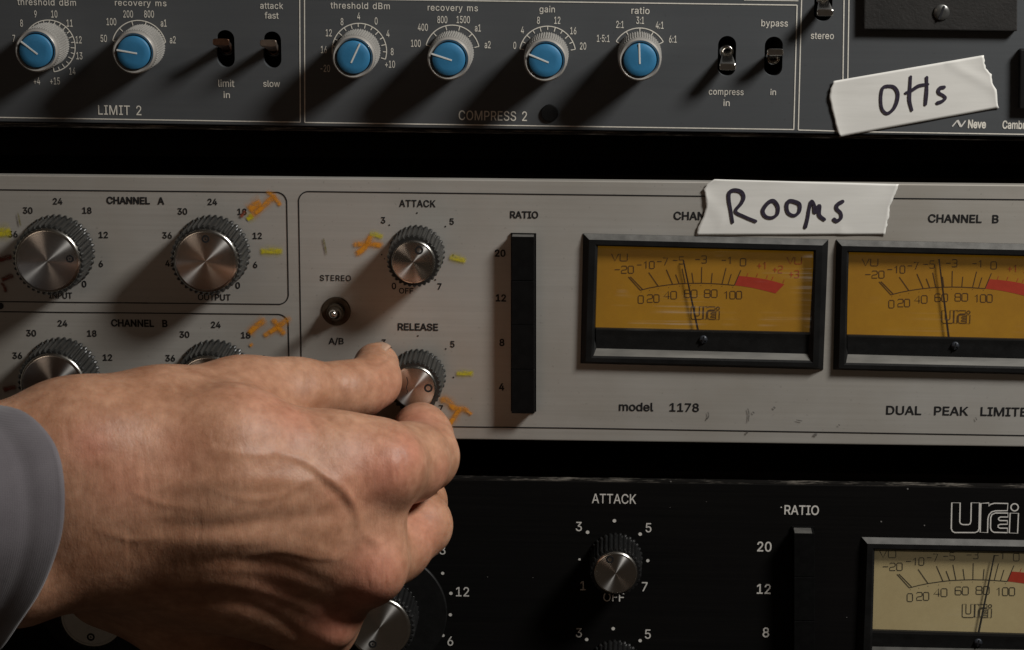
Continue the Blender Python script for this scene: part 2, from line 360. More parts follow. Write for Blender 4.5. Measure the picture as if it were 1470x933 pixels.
_tc = {}
GLY = {'A':(480,[[16,0,201,509,276,509,463,0,395,0,287,302,264,372,232,478,245,478,213,371,191,302,85,0],[110,142,110,199,370,199,370,142]]),
'B':(456,[[60,0,60,509,241,509,266,508,289,504,310,499,329,491,345,481,359,469,371,456,381,442,388,426,394,410,397,392,398,374,397,358,395,344,392,331,387,320,380,310,373,301,365,293,356,286,347,280,336,275,326,270,315,267,315,262,327,261,339,257,351,252,363,245,374,237,385,227,394,216,402,203,409,189,414,173,417,155,418,136,417,117,413,100,408,83,400,67,390,52,377,39,362,28,344,18,324,10,301,4,275,1,247,0],[125,57,245,57,272,58,296,63,315,70,330,80,341,92,349,105,354,120,355,137,355,149,352,161,348,173,342,184,335,194,327,203,317,211,306,218,293,224,279,228,264,230,248,231,125,231],[125,285,238,285,252,286,265,288,277,291,288,296,299,302,308,309,316,317,323,326,329,337,333,348,335,359,336,372,334,388,330,403,323,417,313,429,299,439,283,446,263,450,240,452,125,452]]),
'C':(510,[[267,-7,235,-5,205,1,177,11,150,25,126,42,104,63,86,88,70,115,57,146,48,179,42,215,40,254,42,293,48,329,57,362,70,393,86,421,104,445,126,466,150,484,177,498,205,508,235,514,267,516,286,515,305,513,323,509,340,504,357,498,373,490,388,481,402,471,415,460,427,447,438,433,448,418,456,402,463,385,469,367,473,348,408,348,405,361,401,373,395,384,389,395,382,404,375,413,366,421,357,428,348,435,337,440,327,445,315,449,304,452,292,454,280,455,267,456,245,454,223,450,203,443,184,432,166,419,150,403,137,385,125,364,116,340,109,314,105,285,103,254,105,223,109,194,116,168,125,145,137,123,151,105,166,89,184,76,203,66,223,59,245,54,267,53,280,53,292,55,304,57,315,60,327,64,337,69,348,74,357,81,366,88,375,96,382,105,389,114,395,125,401,136,405,148,408,160,473,160,469,142,463,124,457,107,448,91,438,76,428,62,416,49,402,38,388,28,373,19,357,11,341,5,323,0,305,-4,286,-6]]),
'D':(502,[[219,0,96,0,96,57,215,57,244,58,272,63,296,70,318,81,337,94,354,110,368,128,379,149,388,172,394,198,398,226,399,255,398,285,394,312,388,337,379,361,368,381,354,399,338,415,320,428,299,438,275,446,249,450,221,452,93,452,93,509,225,509,261,507,294,501,325,492,353,478,377,461,399,441,418,418,433,391,446,361,455,329,460,293,462,255,460,217,455,181,446,149,433,119,417,92,398,68,376,48,351,31,322,17,291,8,256,2],[125,509,125,0,60,0,60,509]]),
'E':(419,[[60,0,60,509,372,509,372,452,125,452,125,286,355,286,355,229,125,229,125,57,375,57,375,0]]),
'F':(410,[[60,0,60,509,369,509,369,452,125,452,125,278,346,278,346,221,125,221,125,0]]),
'H':(517,[[60,0,60,509,125,509,125,289,392,289,392,509,457,509,457,0,392,0,392,232,125,232,125,0]]),
'I':(300,[[31,0,31,57,118,57,118,452,31,452,31,509,269,509,269,452,183,452,183,57,269,57,269,0]]),
'K':(467,[[104,145,104,216,139,261,174,303,212,344,364,509,448,509,231,276,228,276],[60,0,60,509,125,509,125,334,124,225,125,193,125,0],[372,0,188,259,228,309,449,0]]),
'L':(393,[[60,0,60,509,125,509,125,57,361,57,361,0]]),
'M':(628,[[60,0,60,509,152,509,277,187,287,159,299,123,311,84,322,49,307,49,318,83,330,121,342,158,352,187,476,509,568,509,568,0,504,0,504,291,504,327,505,369,506,413,507,457,513,457,498,409,482,363,467,322,456,291,342,0,286,0,170,291,159,321,145,361,129,408,112,457,119,457,120,416,121,372,122,328,122,291,122,0]]),
'N':(523,[[60,0,60,509,136,509,343,183,363,151,388,107,414,55,405,54,401,108,399,157,399,195,399,509,463,509,463,0,387,0,202,290,177,331,148,381,108,452,119,454,122,384,124,328,125,291,125,0]]),
'O':(533,[[267,-7,235,-5,205,1,177,11,150,25,126,42,105,63,86,88,70,115,57,146,48,179,42,215,40,254,42,293,48,329,57,362,70,393,86,421,105,445,126,466,150,484,177,498,205,508,235,514,267,516,299,514,329,508,357,498,384,484,408,466,429,445,448,421,464,393,477,362,486,329,491,293,493,254,491,215,486,179,477,146,464,115,448,88,429,63,408,42,384,25,357,11,329,1,299,-5],[267,53,289,54,310,59,330,66,349,76,367,89,383,105,396,123,408,144,418,168,425,194,429,223,430,254,429,286,425,314,418,341,408,365,396,386,383,404,367,420,349,433,330,443,310,450,289,454,267,456,245,454,223,450,203,443,184,433,167,420,151,404,137,385,125,364,116,340,109,314,105,285,103,254,105,223,109,194,116,168,125,144,137,123,151,105,167,89,184,76,203,66,223,59,245,54]]),
'P':(445,[[60,0,60,509,235,509,263,507,289,503,312,497,332,487,350,476,366,462,379,447,390,430,398,411,404,391,407,370,409,348,407,325,404,304,398,284,390,265,379,248,366,233,350,219,332,207,312,198,289,191,263,187,235,186,109,186,109,242,233,242,252,243,269,246,284,250,297,256,308,264,318,272,327,282,333,294,338,306,342,319,344,333,344,348,344,362,342,376,338,389,333,402,326,413,318,423,308,431,297,439,284,444,268,449,251,451,232,452,125,452,125,0]]),
'R':(449,[[60,0,60,509,236,509,264,507,290,504,313,497,333,489,351,478,367,465,380,450,390,433,399,415,405,395,408,374,409,352,408,330,405,309,399,290,390,271,380,255,367,240,351,228,333,217,312,209,289,203,264,199,236,198,96,198,96,255,234,255,252,256,269,258,284,262,298,267,309,273,319,281,327,290,334,300,339,312,342,324,344,338,345,352,344,367,342,380,339,393,334,405,327,415,319,425,309,433,298,440,284,445,269,449,252,451,233,452,125,452,125,0],[353,0,230,229,303,229,428,0]]),
'S':(447,[[224,-9,197,-8,172,-4,149,1,128,9,108,19,91,31,76,45,64,60,54,77,46,96,41,115,38,137,104,137,107,123,110,110,116,98,123,88,132,79,142,71,154,64,166,59,180,55,194,52,209,50,224,49,241,50,257,52,272,55,286,60,299,66,311,74,321,82,329,92,336,102,341,114,345,126,346,139,345,151,342,161,338,171,332,179,325,186,316,193,307,199,296,205,245,222,184,239,154,249,128,260,105,274,86,289,71,307,60,326,54,348,52,372,53,393,58,413,65,431,75,448,87,463,102,476,119,488,138,498,158,506,180,511,203,514,227,516,252,514,275,511,296,505,316,498,334,488,351,476,365,463,377,449,387,433,394,415,399,397,401,378,337,378,334,396,326,412,316,426,302,437,286,447,267,453,247,457,225,459,209,458,194,456,180,452,167,448,156,442,145,435,136,427,129,418,123,409,118,398,116,387,115,376,116,363,119,352,124,342,131,334,139,326,148,319,158,313,169,308,212,293,264,279,312,264,324,258,336,252,347,245,359,238,369,229,379,220,387,209,395,198,401,185,405,171,407,155,408,139,407,118,403,99,396,81,386,64,374,48,360,34,343,21,323,11,302,2,278,-4,252,-8]]),
'T':(449,[[32,452,32,509,417,509,417,452,257,452,257,0,193,0,193,452]]),
'U':(517,[[259,-8,230,-7,203,-2,177,5,154,15,133,28,114,43,98,60,85,80,74,101,66,124,62,148,60,173,60,509,124,509,124,178,125,160,128,144,133,128,141,113,150,99,160,87,173,77,187,68,203,61,220,56,239,53,259,52,279,53,298,56,315,61,331,68,345,77,357,87,368,99,377,113,384,128,389,144,392,160,393,178,393,509,457,509,457,173,456,148,451,124,443,101,433,80,419,60,403,43,384,28,363,15,340,5,315,-2,288,-7]]),
'a':(389,[[160,-9,142,-8,126,-5,110,-1,94,5,80,12,68,22,57,32,48,45,40,58,35,73,31,90,30,108,31,123,34,138,38,150,43,161,50,171,58,179,67,187,78,193,89,199,100,203,112,207,125,211,178,220,234,227,265,235,276,255,276,257,275,268,273,279,271,288,267,297,262,304,256,311,248,317,240,322,230,326,220,329,208,330,196,331,183,330,171,329,159,326,149,322,118,301,100,274,41,291,48,308,57,322,67,335,79,346,91,355,104,364,118,370,133,375,148,379,163,382,179,384,194,384,239,379,251,376,263,372,275,367,286,360,296,353,306,343,315,333,322,320,329,306,333,290,336,272,337,251,337,0,277,0,277,52,272,52,252,25,244,18,236,12,226,6,215,1,203,-3,190,-6,176,-8],[170,45,187,46,202,49,216,53,228,59,239,66,248,74,257,83,263,93,269,104,272,115,275,126,276,138,276,190,259,182,231,176,200,171,175,168,134,159,125,155,117,150,110,145,103,139,98,132,95,124,93,115,92,105,92,95,94,87,98,79,102,72,107,66,114,61,121,56,130,52,139,49,149,47,159,46]]),
'b':(424,[[229,-8,213,-7,198,-5,184,-1,172,4,162,10,153,17,145,24,138,31,118,59,112,59,112,0,53,0,53,509,114,509,114,319,118,319,137,346,144,353,152,360,161,367,171,373,183,378,197,381,212,384,229,384,252,383,274,378,294,371,313,361,330,347,345,332,359,313,370,293,379,270,385,245,389,218,390,189,389,160,385,133,379,108,370,84,359,64,346,45,330,29,313,16,294,5,274,-2,252,-7],[220,47,237,48,253,51,267,57,279,66,291,76,301,88,309,101,316,117,321,133,325,151,327,170,328,189,327,209,325,227,321,245,316,261,309,276,301,290,291,301,280,311,267,319,253,325,237,329,220,330,203,329,188,325,174,320,161,312,150,302,140,291,132,278,125,263,120,247,116,229,113,210,113,189,113,169,116,150,120,132,125,115,132,100,140,86,150,75,162,65,174,57,188,51,204,48]]),
'c':(396,[[207,-8,182,-7,159,-2,137,6,117,16,98,30,82,46,68,64,56,85,46,108,40,133,36,159,34,187,36,216,40,243,46,268,56,291,68,312,82,330,98,346,117,360,137,371,159,378,182,383,207,384,221,384,234,383,247,380,260,377,272,373,284,368,295,362,305,356,315,349,324,341,332,332,340,322,347,312,353,301,358,289,362,277,303,262,290,289,270,311,242,325,207,330,189,329,173,325,158,319,145,310,134,300,124,287,115,274,108,258,103,242,99,224,97,206,96,187,97,169,99,151,103,134,108,117,115,102,124,89,134,76,145,66,158,57,173,51,189,48,207,46,243,52,271,66,292,89,304,117,363,102,359,90,354,78,348,67,341,56,334,46,325,37,316,29,306,21,296,15,285,9,273,4,261,-1,248,-4,235,-6,221,-8]]),
'd':(424,[[195,-8,172,-7,151,-2,130,5,111,16,94,29,79,45,66,64,55,84,46,108,39,133,35,160,34,189,35,218,39,245,46,270,55,293,66,313,79,332,95,347,112,361,131,371,151,378,173,383,196,384,213,384,228,381,241,378,253,373,263,367,272,360,280,353,287,346,306,319,311,319,311,509,372,509,372,0,313,0,313,59,307,59,287,31,280,24,272,17,263,10,252,4,241,-1,227,-5,212,-7],[205,47,221,48,236,51,250,57,263,65,274,75,284,86,293,100,299,115,305,132,309,150,311,169,312,189,311,210,309,229,305,247,300,263,293,278,284,291,275,302,263,312,251,320,237,325,221,329,205,330,187,329,172,325,157,319,145,311,133,301,124,290,115,276,108,261,103,245,99,227,97,209,96,189,97,170,99,151,103,133,109,117,115,101,124,88,134,76,145,66,158,57,172,51,188,48]]),
'e':(404,[[212,-8,185,-7,161,-2,138,6,117,16,98,30,82,46,68,64,56,85,46,108,40,132,35,159,34,187,35,215,39,242,46,267,55,290,67,311,81,329,97,346,115,359,135,370,157,378,180,383,205,384,221,384,236,382,251,379,266,374,280,368,294,361,307,351,319,341,331,329,341,315,350,299,357,282,363,263,368,242,370,219,371,194,371,169,75,169,75,221,338,221,310,202,309,220,307,237,303,254,298,269,291,282,283,294,273,305,263,314,250,321,237,326,222,329,205,330,189,329,173,326,159,321,146,313,135,304,125,294,116,282,109,270,103,256,99,241,97,226,96,211,96,178,97,157,100,139,104,122,110,106,118,92,128,80,139,70,151,61,165,55,179,50,195,47,212,46,224,47,234,48,244,50,254,53,263,56,271,61,278,66,285,73,292,80,297,88,302,96,306,105,365,91,360,77,353,63,345,51,335,39,324,29,311,19,298,11,283,4,266,-1,249,-5,231,-7]]),
'f':(254,[[228,379,228,327,6,327,6,379],[81,0,81,432,82,447,84,461,89,474,96,486,104,496,113,505,124,513,135,519,148,524,161,527,174,529,187,530,222,527,243,521,227,468,215,472,195,474,182,473,171,470,162,466,154,460,149,452,145,443,142,431,142,419,142,0]]),
'g':(425,[[207,-151,187,-150,168,-148,150,-144,134,-140,119,-134,105,-127,93,-119,82,-110,73,-101,64,-91,57,-80,51,-69,101,-41,122,-66,128,-72,136,-78,145,-83,154,-88,165,-92,178,-95,192,-97,207,-97,229,-96,249,-92,267,-85,282,-75,295,-62,304,-47,310,-28,311,-6,311,68,306,68,287,41,280,34,272,28,263,21,252,16,241,11,227,8,212,5,195,5,173,6,152,10,132,17,113,27,95,39,80,53,67,71,55,90,46,112,39,136,35,163,34,191,35,220,39,246,46,271,55,293,66,314,80,332,95,347,112,361,131,371,152,378,173,383,196,384,213,384,228,382,242,378,253,373,264,367,273,360,281,353,288,346,308,319,313,319,313,379,372,379,372,-9,371,-32,367,-54,360,-73,350,-90,338,-104,324,-117,308,-127,291,-136,271,-142,251,-147,229,-150],[205,59,222,60,237,63,251,68,264,75,275,84,285,95,293,107,300,121,305,137,309,154,312,172,312,193,312,212,309,231,305,248,300,264,293,278,285,291,275,303,264,312,251,320,237,325,222,329,205,330,188,329,172,325,158,320,145,312,134,302,124,290,115,277,109,262,103,246,99,229,97,212,96,193,97,173,99,155,103,138,109,123,116,108,124,96,134,85,145,76,158,68,172,63,188,60]]),
'h':(410,[[114,227,114,0,53,0,53,509,114,509,114,287,102,287,112,312,124,332,137,349,152,362,169,372,187,379,207,383,227,384,246,383,264,380,280,376,295,369,309,360,321,349,332,336,341,321,348,304,353,285,356,264,357,240,357,0,296,0,296,235,295,256,290,275,283,291,273,304,260,315,246,323,229,328,210,329,197,328,184,326,172,322,161,317,150,311,141,303,133,293,126,283,121,271,117,257,114,243]]),
'i':(167,[[53,0,53,379,114,379,114,0],[84,443,75,444,67,446,60,449,54,455,48,461,44,468,42,475,41,483,42,491,44,499,48,506,54,512,60,517,67,521,75,523,84,524,92,523,100,521,107,517,114,512,119,506,123,499,126,491,126,483,126,475,123,468,119,461,114,455,107,449,100,446,92,444]]),
'k':(381,[[110,137,110,212,121,212,284,379,360,379,184,199,177,199],[53,0,53,509,114,509,114,0],[294,0,148,186,191,229,372,0]]),
'l':(189,[[139,-2,119,-1,101,3,86,10,74,20,65,33,58,47,54,65,53,84,53,509,114,509,114,99,114,87,115,77,117,68,120,62,124,58,130,54,137,53,146,52,160,53,170,54,181,3,162,-1]]),
'm':(610,[[53,0,53,379,112,379,112,295,108,295,112,310,118,323,125,335,132,346,141,355,151,363,161,370,172,376,183,380,195,384,207,386,219,386,239,385,257,380,273,372,287,361,299,347,309,331,316,314,321,295,312,295,317,308,322,321,329,332,337,343,347,353,357,361,368,369,381,375,394,380,407,383,422,385,437,386,453,385,468,383,483,378,497,372,510,364,522,354,532,342,541,328,548,313,553,296,556,276,557,255,557,0,496,0,496,254,494,273,490,289,483,302,473,313,460,321,447,326,433,329,419,330,406,330,395,328,384,324,374,320,365,314,358,307,351,299,345,290,341,280,338,270,336,259,335,247,335,0,274,0,274,260,273,275,269,288,262,301,253,311,242,320,229,326,215,329,199,330,188,330,178,328,168,325,158,320,148,314,140,307,132,299,126,289,121,278,117,266,114,253,114,238,114,0]]),
'n':(410,[[114,227,114,0,53,0,53,379,112,379,112,287,102,287,112,312,124,332,137,349,152,362,169,372,187,379,207,383,227,384,246,383,264,380,280,376,295,369,309,360,321,349,332,336,341,321,348,304,353,285,356,264,357,240,357,0,296,0,296,235,295,256,290,275,283,291,273,304,260,315,246,323,229,328,210,329,197,328,184,326,172,322,161,317,150,311,141,303,133,293,126,283,121,271,117,257,114,243]]),
'o':(415,[[207,-8,182,-7,159,-2,137,6,117,16,98,30,82,46,68,64,56,85,46,108,40,133,36,159,34,187,36,216,40,243,46,268,56,291,68,312,82,330,98,346,117,360,137,371,159,378,182,383,207,384,233,383,256,378,278,371,299,360,317,346,333,330,347,312,359,291,369,268,376,243,380,216,381,187,380,159,376,133,369,108,359,85,347,64,333,46,317,30,299,16,278,6,256,-2,233,-7],[207,46,226,48,242,51,257,57,270,66,282,76,292,89,300,102,307,117,312,134,316,151,318,169,319,187,318,206,316,224,312,242,307,258,300,274,292,287,282,300,270,310,257,319,242,325,226,329,207,330,189,329,173,325,158,319,145,310,134,300,124,287,115,274,108,258,103,242,99,224,97,206,96,187,97,169,99,151,103,134,108,117,115,102,124,89,134,76,145,66,158,57,173,51,189,48]]),
'p':(424,[[53,-143,53,379,112,379,112,319,118,319,137,346,144,353,152,360,161,367,171,373,183,378,197,381,212,384,229,384,252,383,274,378,294,371,313,361,330,347,345,332,359,313,370,293,379,270,385,245,389,218,390,189,389,160,385,133,379,108,370,84,359,64,346,45,330,29,313,16,294,5,274,-2,252,-7,229,-8,213,-7,198,-5,184,-1,173,4,162,10,153,17,145,24,138,31,118,59,114,59,114,-143],[220,47,237,48,253,51,267,57,279,66,291,76,301,88,309,101,316,117,321,133,325,151,327,170,328,189,327,209,325,227,321,245,316,261,309,276,301,290,291,301,280,311,267,319,253,325,237,329,220,330,203,329,188,325,174,320,161,312,150,302,140,291,132,278,125,263,120,247,116,229,113,210,113,189,113,169,116,150,120,132,125,115,132,100,140,86,150,75,162,65,174,57,188,51,204,48]]),
'r':(259,[[53,0,53,379,112,379,112,321,115,321,122,335,130,347,140,358,152,367,166,375,181,380,196,384,213,385,229,384,243,384,243,322,230,324,207,326,194,325,182,323,170,319,159,315,149,309,140,301,132,293,126,284,121,273,117,262,114,250,114,237,114,0]]),
's':(365,[[182,-8,163,-7,145,-5,128,-2,112,3,98,10,84,18,72,27,62,38,53,50,45,63,40,78,36,94,94,107,99,92,105,79,114,69,124,60,136,54,150,49,165,46,181,45,200,46,217,50,232,55,244,62,255,71,262,81,267,91,268,103,267,112,265,121,260,129,254,136,246,142,237,147,225,151,212,155,149,170,125,177,104,186,87,196,72,208,61,222,53,237,48,255,47,274,48,290,51,305,57,319,65,332,75,343,87,354,100,363,115,370,131,377,149,381,167,384,187,384,206,384,223,381,239,378,254,372,267,366,279,358,290,349,299,339,307,328,314,316,319,303,324,290,268,277,264,288,258,298,251,307,243,316,232,323,219,328,205,331,187,333,171,332,156,329,143,324,131,317,121,308,114,299,110,289,109,277,110,267,112,258,117,250,124,243,133,237,144,232,157,227,172,223,229,209,254,202,275,194,292,183,306,171,317,158,325,142,330,125,331,107,330,90,326,75,321,61,312,47,302,35,290,24,276,15,260,6,242,0,223,-5,203,-7]]),
't':(227,[[204,379,204,327,6,327,6,379],[65,471,126,471,126,98,127,86,128,76,132,68,136,61,142,56,150,53,159,51,170,50,185,51,202,54,213,2,192,-3,168,-4,145,-3,125,2,107,10,92,21,80,35,72,52,67,71,65,93]]),
'v':(389,[[163,0,17,379,84,379,165,155,187,87,206,21,184,21,203,87,224,155,305,379,371,379,226,0]]),
'w':(567,[[138,0,23,379,87,379,133,214,154,137,175,41,165,41,186,135,206,214,252,379,316,379,362,214,382,136,402,41,391,41,413,135,434,214,480,379,545,379,429,0,368,0,319,172,305,225,291,280,277,338,291,338,277,280,263,225,248,172,199,0]]),
'y':(389,[[47,-139,61,-86,71,-87,104,-89,111,-87,118,-84,124,-80,130,-74,136,-67,141,-58,146,-48,151,-36,163,-1,17,379,84,379,165,155,187,87,206,21,184,21,202,87,224,155,305,379,371,379,204,-58,198,-72,191,-85,184,-97,177,-107,168,-116,159,-124,150,-130,139,-136,128,-140,117,-143,104,-145,91,-145,65,-143]]),
'0':(453,[[227,-7,199,-5,174,1,151,11,130,24,111,41,95,62,80,86,69,113,60,144,53,178,49,214,48,254,49,294,53,330,60,364,69,395,81,422,95,447,112,467,130,484,151,498,174,508,200,514,227,516,254,514,279,508,302,498,323,484,342,467,358,447,372,422,384,395,393,364,400,330,404,294,405,254,404,214,400,178,393,144,384,113,373,86,359,62,342,41,323,24,302,11,279,1,254,-5],[227,50,245,51,261,56,276,63,290,74,303,87,313,103,323,122,330,144,336,168,340,194,343,223,344,254,343,285,340,314,336,341,330,365,323,387,313,405,303,422,290,435,276,446,261,453,245,458,227,460,209,458,192,453,177,446,163,435,151,422,140,405,131,387,123,365,117,341,113,314,110,285,109,254,110,223,113,194,117,168,123,144,131,122,140,103,151,87,163,74,177,63,192,56,209,51]]),
'1':(453,[[76,0,76,55,391,55,391,0],[276,509,276,0,212,0,212,448,209,448,86,358,86,427,198,509]]),
'2':(453,[[64,0,64,47,234,229,282,282,291,294,299,305,305,316,311,327,315,337,318,348,320,360,320,371,319,385,317,397,313,408,308,419,301,428,293,436,283,443,273,449,262,454,250,457,237,459,224,460,209,459,196,457,184,453,172,447,162,441,153,433,145,424,139,413,134,402,130,390,128,376,127,362,66,362,67,384,71,405,77,424,86,442,98,459,111,473,126,486,143,496,162,505,182,511,203,514,225,516,247,514,268,511,288,505,306,497,323,486,337,474,350,461,361,445,370,428,376,411,380,392,381,372,380,358,378,345,375,331,371,318,365,304,357,290,347,275,336,259,322,241,306,223,288,202,267,180,153,60,153,57,389,57,389,0]]),
'3':(453,[[218,-7,195,-6,173,-3,152,2,133,10,114,19,98,30,83,43,70,57,60,74,52,91,46,111,44,132,109,132,111,119,115,107,120,97,126,87,134,78,144,71,154,64,165,59,178,55,191,52,204,50,219,50,234,51,248,53,262,56,275,61,287,67,297,74,307,83,315,93,321,104,325,116,328,130,329,145,328,158,326,172,322,184,316,196,308,207,299,217,288,226,275,234,260,240,242,244,223,247,201,248,157,248,157,299,288,448,288,452,70,452,70,509,372,509,372,461,211,278,211,289,239,290,264,288,287,284,308,276,327,265,344,253,359,239,371,222,381,205,387,186,392,166,393,145,392,123,387,103,380,84,370,66,358,50,344,36,327,23,309,12,288,4,266,-2,243,-6]]),
'4':(453,[[40,105,40,158,247,509,311,509,109,166,109,163,413,163,413,105],[282,0,282,121,282,146,282,318,343,318,343,0]]),
'5':(453,[[221,-7,199,-6,178,-2,159,3,140,11,123,21,108,32,94,45,83,60,73,76,66,93,62,111,60,130,122,130,124,119,127,108,132,98,138,89,145,80,154,73,163,66,173,60,184,56,196,52,208,50,221,50,236,51,250,53,264,58,276,64,288,72,298,82,307,92,314,104,320,117,324,131,327,146,328,162,327,178,324,193,320,208,314,221,306,233,297,244,286,254,275,262,262,269,248,273,233,276,218,277,205,276,192,275,180,272,167,268,156,264,145,258,136,252,128,246,67,253,96,509,366,509,366,452,151,452,134,301,136,301,145,308,155,315,166,320,178,325,190,329,203,331,216,333,229,334,247,333,263,330,279,326,294,321,308,314,321,306,334,296,345,285,355,273,364,260,372,246,379,231,384,215,388,199,390,181,391,163,390,139,385,117,379,95,369,76,357,57,343,41,327,27,309,15,289,6,268,-1,245,-5]]),
'6':(453,[[226,-7,203,-5,182,-1,161,5,142,15,125,26,109,40,96,56,84,74,75,94,69,115,65,138,64,162,65,180,68,199,73,219,80,239,89,261,102,285,118,311,137,340,252,509,322,509,151,261,145,261,165,288,196,307,205,310,214,312,224,314,235,314,257,313,278,309,298,303,316,295,332,284,346,271,359,257,370,240,378,221,384,201,388,180,389,157,388,134,384,112,377,92,368,73,356,55,343,39,327,26,310,14,291,5,271,-2,249,-6],[226,48,241,49,254,52,267,56,279,63,289,70,299,79,307,90,314,101,320,114,324,128,327,142,327,157,327,173,324,187,320,201,314,213,307,225,299,235,289,244,279,251,267,258,254,262,241,264,226,265,212,264,198,262,186,258,174,252,163,244,153,235,145,225,138,214,132,201,128,188,126,174,125,158,126,143,128,128,132,114,138,102,145,90,153,79,163,70,174,63,186,56,198,52,212,49]]),
'7':(453,[[97,0,323,448,323,452,62,452,62,509,391,509,391,449,165,0]]),
'8':(453,[[226,-7,201,-6,178,-2,156,3,136,11,117,21,101,33,86,47,74,62,64,78,57,96,53,115,52,135,53,151,55,166,59,181,65,195,72,208,81,220,90,231,101,241,113,249,125,256,139,261,153,265,153,267,135,273,119,282,105,293,93,308,83,324,76,342,72,360,70,380,72,399,75,417,82,434,90,450,101,464,114,477,129,488,146,498,164,506,184,511,204,514,226,516,248,514,269,511,288,506,306,498,323,488,337,477,350,464,361,450,370,434,377,417,380,399,382,380,380,361,376,342,369,324,359,308,347,293,333,282,318,273,300,267,300,265,314,261,327,256,339,249,351,241,362,231,372,220,380,208,387,195,393,181,397,166,400,151,401,135,399,115,395,96,388,78,378,62,366,47,352,33,335,21,317,11,296,3,275,-2,251,-6],[226,49,243,50,258,52,272,55,285,60,296,66,307,74,315,82,323,91,329,102,333,113,336,126,337,139,336,152,333,165,329,177,322,189,314,199,305,208,295,216,283,223,270,228,256,232,242,234,226,235,211,234,196,232,182,228,169,223,157,216,147,208,138,199,130,189,123,177,119,165,116,152,115,139,116,126,119,113,123,102,129,91,136,82,145,74,156,66,167,60,180,55,195,52,210,50],[226,290,239,290,252,292,263,296,274,300,284,306,293,313,300,321,307,330,312,341,316,351,318,363,319,376,318,388,316,399,313,410,308,420,301,429,294,437,285,444,275,449,264,454,252,457,240,459,226,460,213,459,200,457,188,454,177,449,167,444,159,437,151,429,145,420,139,410,136,399,134,388,133,376,134,363,136,351,139,341,145,330,151,321,159,313,168,306,178,300,189,296,201,292,213,290]]),
'9':(453,[[226,516,249,514,271,510,291,503,310,494,328,482,343,468,356,452,368,434,377,414,384,393,388,371,389,347,388,328,385,309,380,290,373,270,363,248,350,224,334,197,315,168,200,0,130,0,301,248,307,248,287,221,257,202,248,199,238,196,228,195,218,195,195,196,175,199,155,206,137,214,121,225,106,237,94,252,83,269,74,287,68,307,65,329,64,352,65,375,69,397,75,417,85,436,96,454,110,469,125,483,143,494,162,504,182,510,203,514],[226,460,212,459,199,457,186,452,174,446,163,438,154,429,145,419,138,407,133,395,129,381,126,367,125,352,126,336,129,322,133,308,138,295,145,284,154,274,163,265,174,257,186,251,199,247,212,244,226,243,240,244,254,247,267,251,279,257,289,265,299,273,307,284,314,295,320,308,324,321,327,335,327,350,327,366,324,381,320,394,314,407,307,419,299,429,290,438,279,446,267,452,254,457,241,459]]),
'+':(453,[[198,34,198,364,255,364,255,34],[61,172,61,226,391,226,391,172]]),
'-':(453,[[337,244,337,188,114,188,114,244]]),
':':(188,[[95,-4,86,-4,78,-1,70,3,63,9,57,16,53,24,50,32,50,41,50,50,53,59,57,66,63,73,70,79,78,83,86,86,95,87,104,86,113,83,121,79,128,73,134,66,138,59,140,50,141,41,140,32,138,24,134,16,128,9,121,3,113,-1,104,-4],[95,271,86,272,78,274,70,278,63,284,57,291,53,299,50,307,50,316,50,325,53,334,57,342,63,349,70,354,78,359,86,361,95,362,104,361,113,359,121,354,128,349,134,342,138,334,140,325,141,316,140,307,138,299,134,291,128,284,121,278,113,274,104,272]]),
'.':(188,[[95,-4,86,-4,78,-1,70,3,63,9,57,16,53,24,50,32,50,41,50,50,53,59,57,66,63,73,70,79,78,83,86,86,95,87,104,86,113,83,121,79,128,73,134,66,138,59,140,50,141,41,140,32,138,24,134,16,128,9,121,3,113,-1,104,-4]]),
'/':(249,[[235,533,71,-76,14,-76,178,533]]),
'·':(196,[[98,196,89,197,81,200,73,204,66,210,60,217,56,224,53,233,52,242,53,251,56,259,60,267,66,274,73,280,81,284,89,287,98,287,107,287,116,284,123,280,130,274,136,267,140,259,143,251,144,242,143,233,140,224,136,217,130,210,123,204,116,200,107,197]])}
def _area(q):
    p = np.array(q, float).reshape(-1, 2); return (p[:, 0] * np.roll(p[:, 1], -1) - np.roll(p[:, 0], -1) * p[:, 1]).sum()
GSIGN = -1.0 if _area(GLY['L'][1][0]) > 0 else 1.0               # outward side of the letter outlines
from mathutils.geometry import delaunay_2d_cdt
_gc = {}
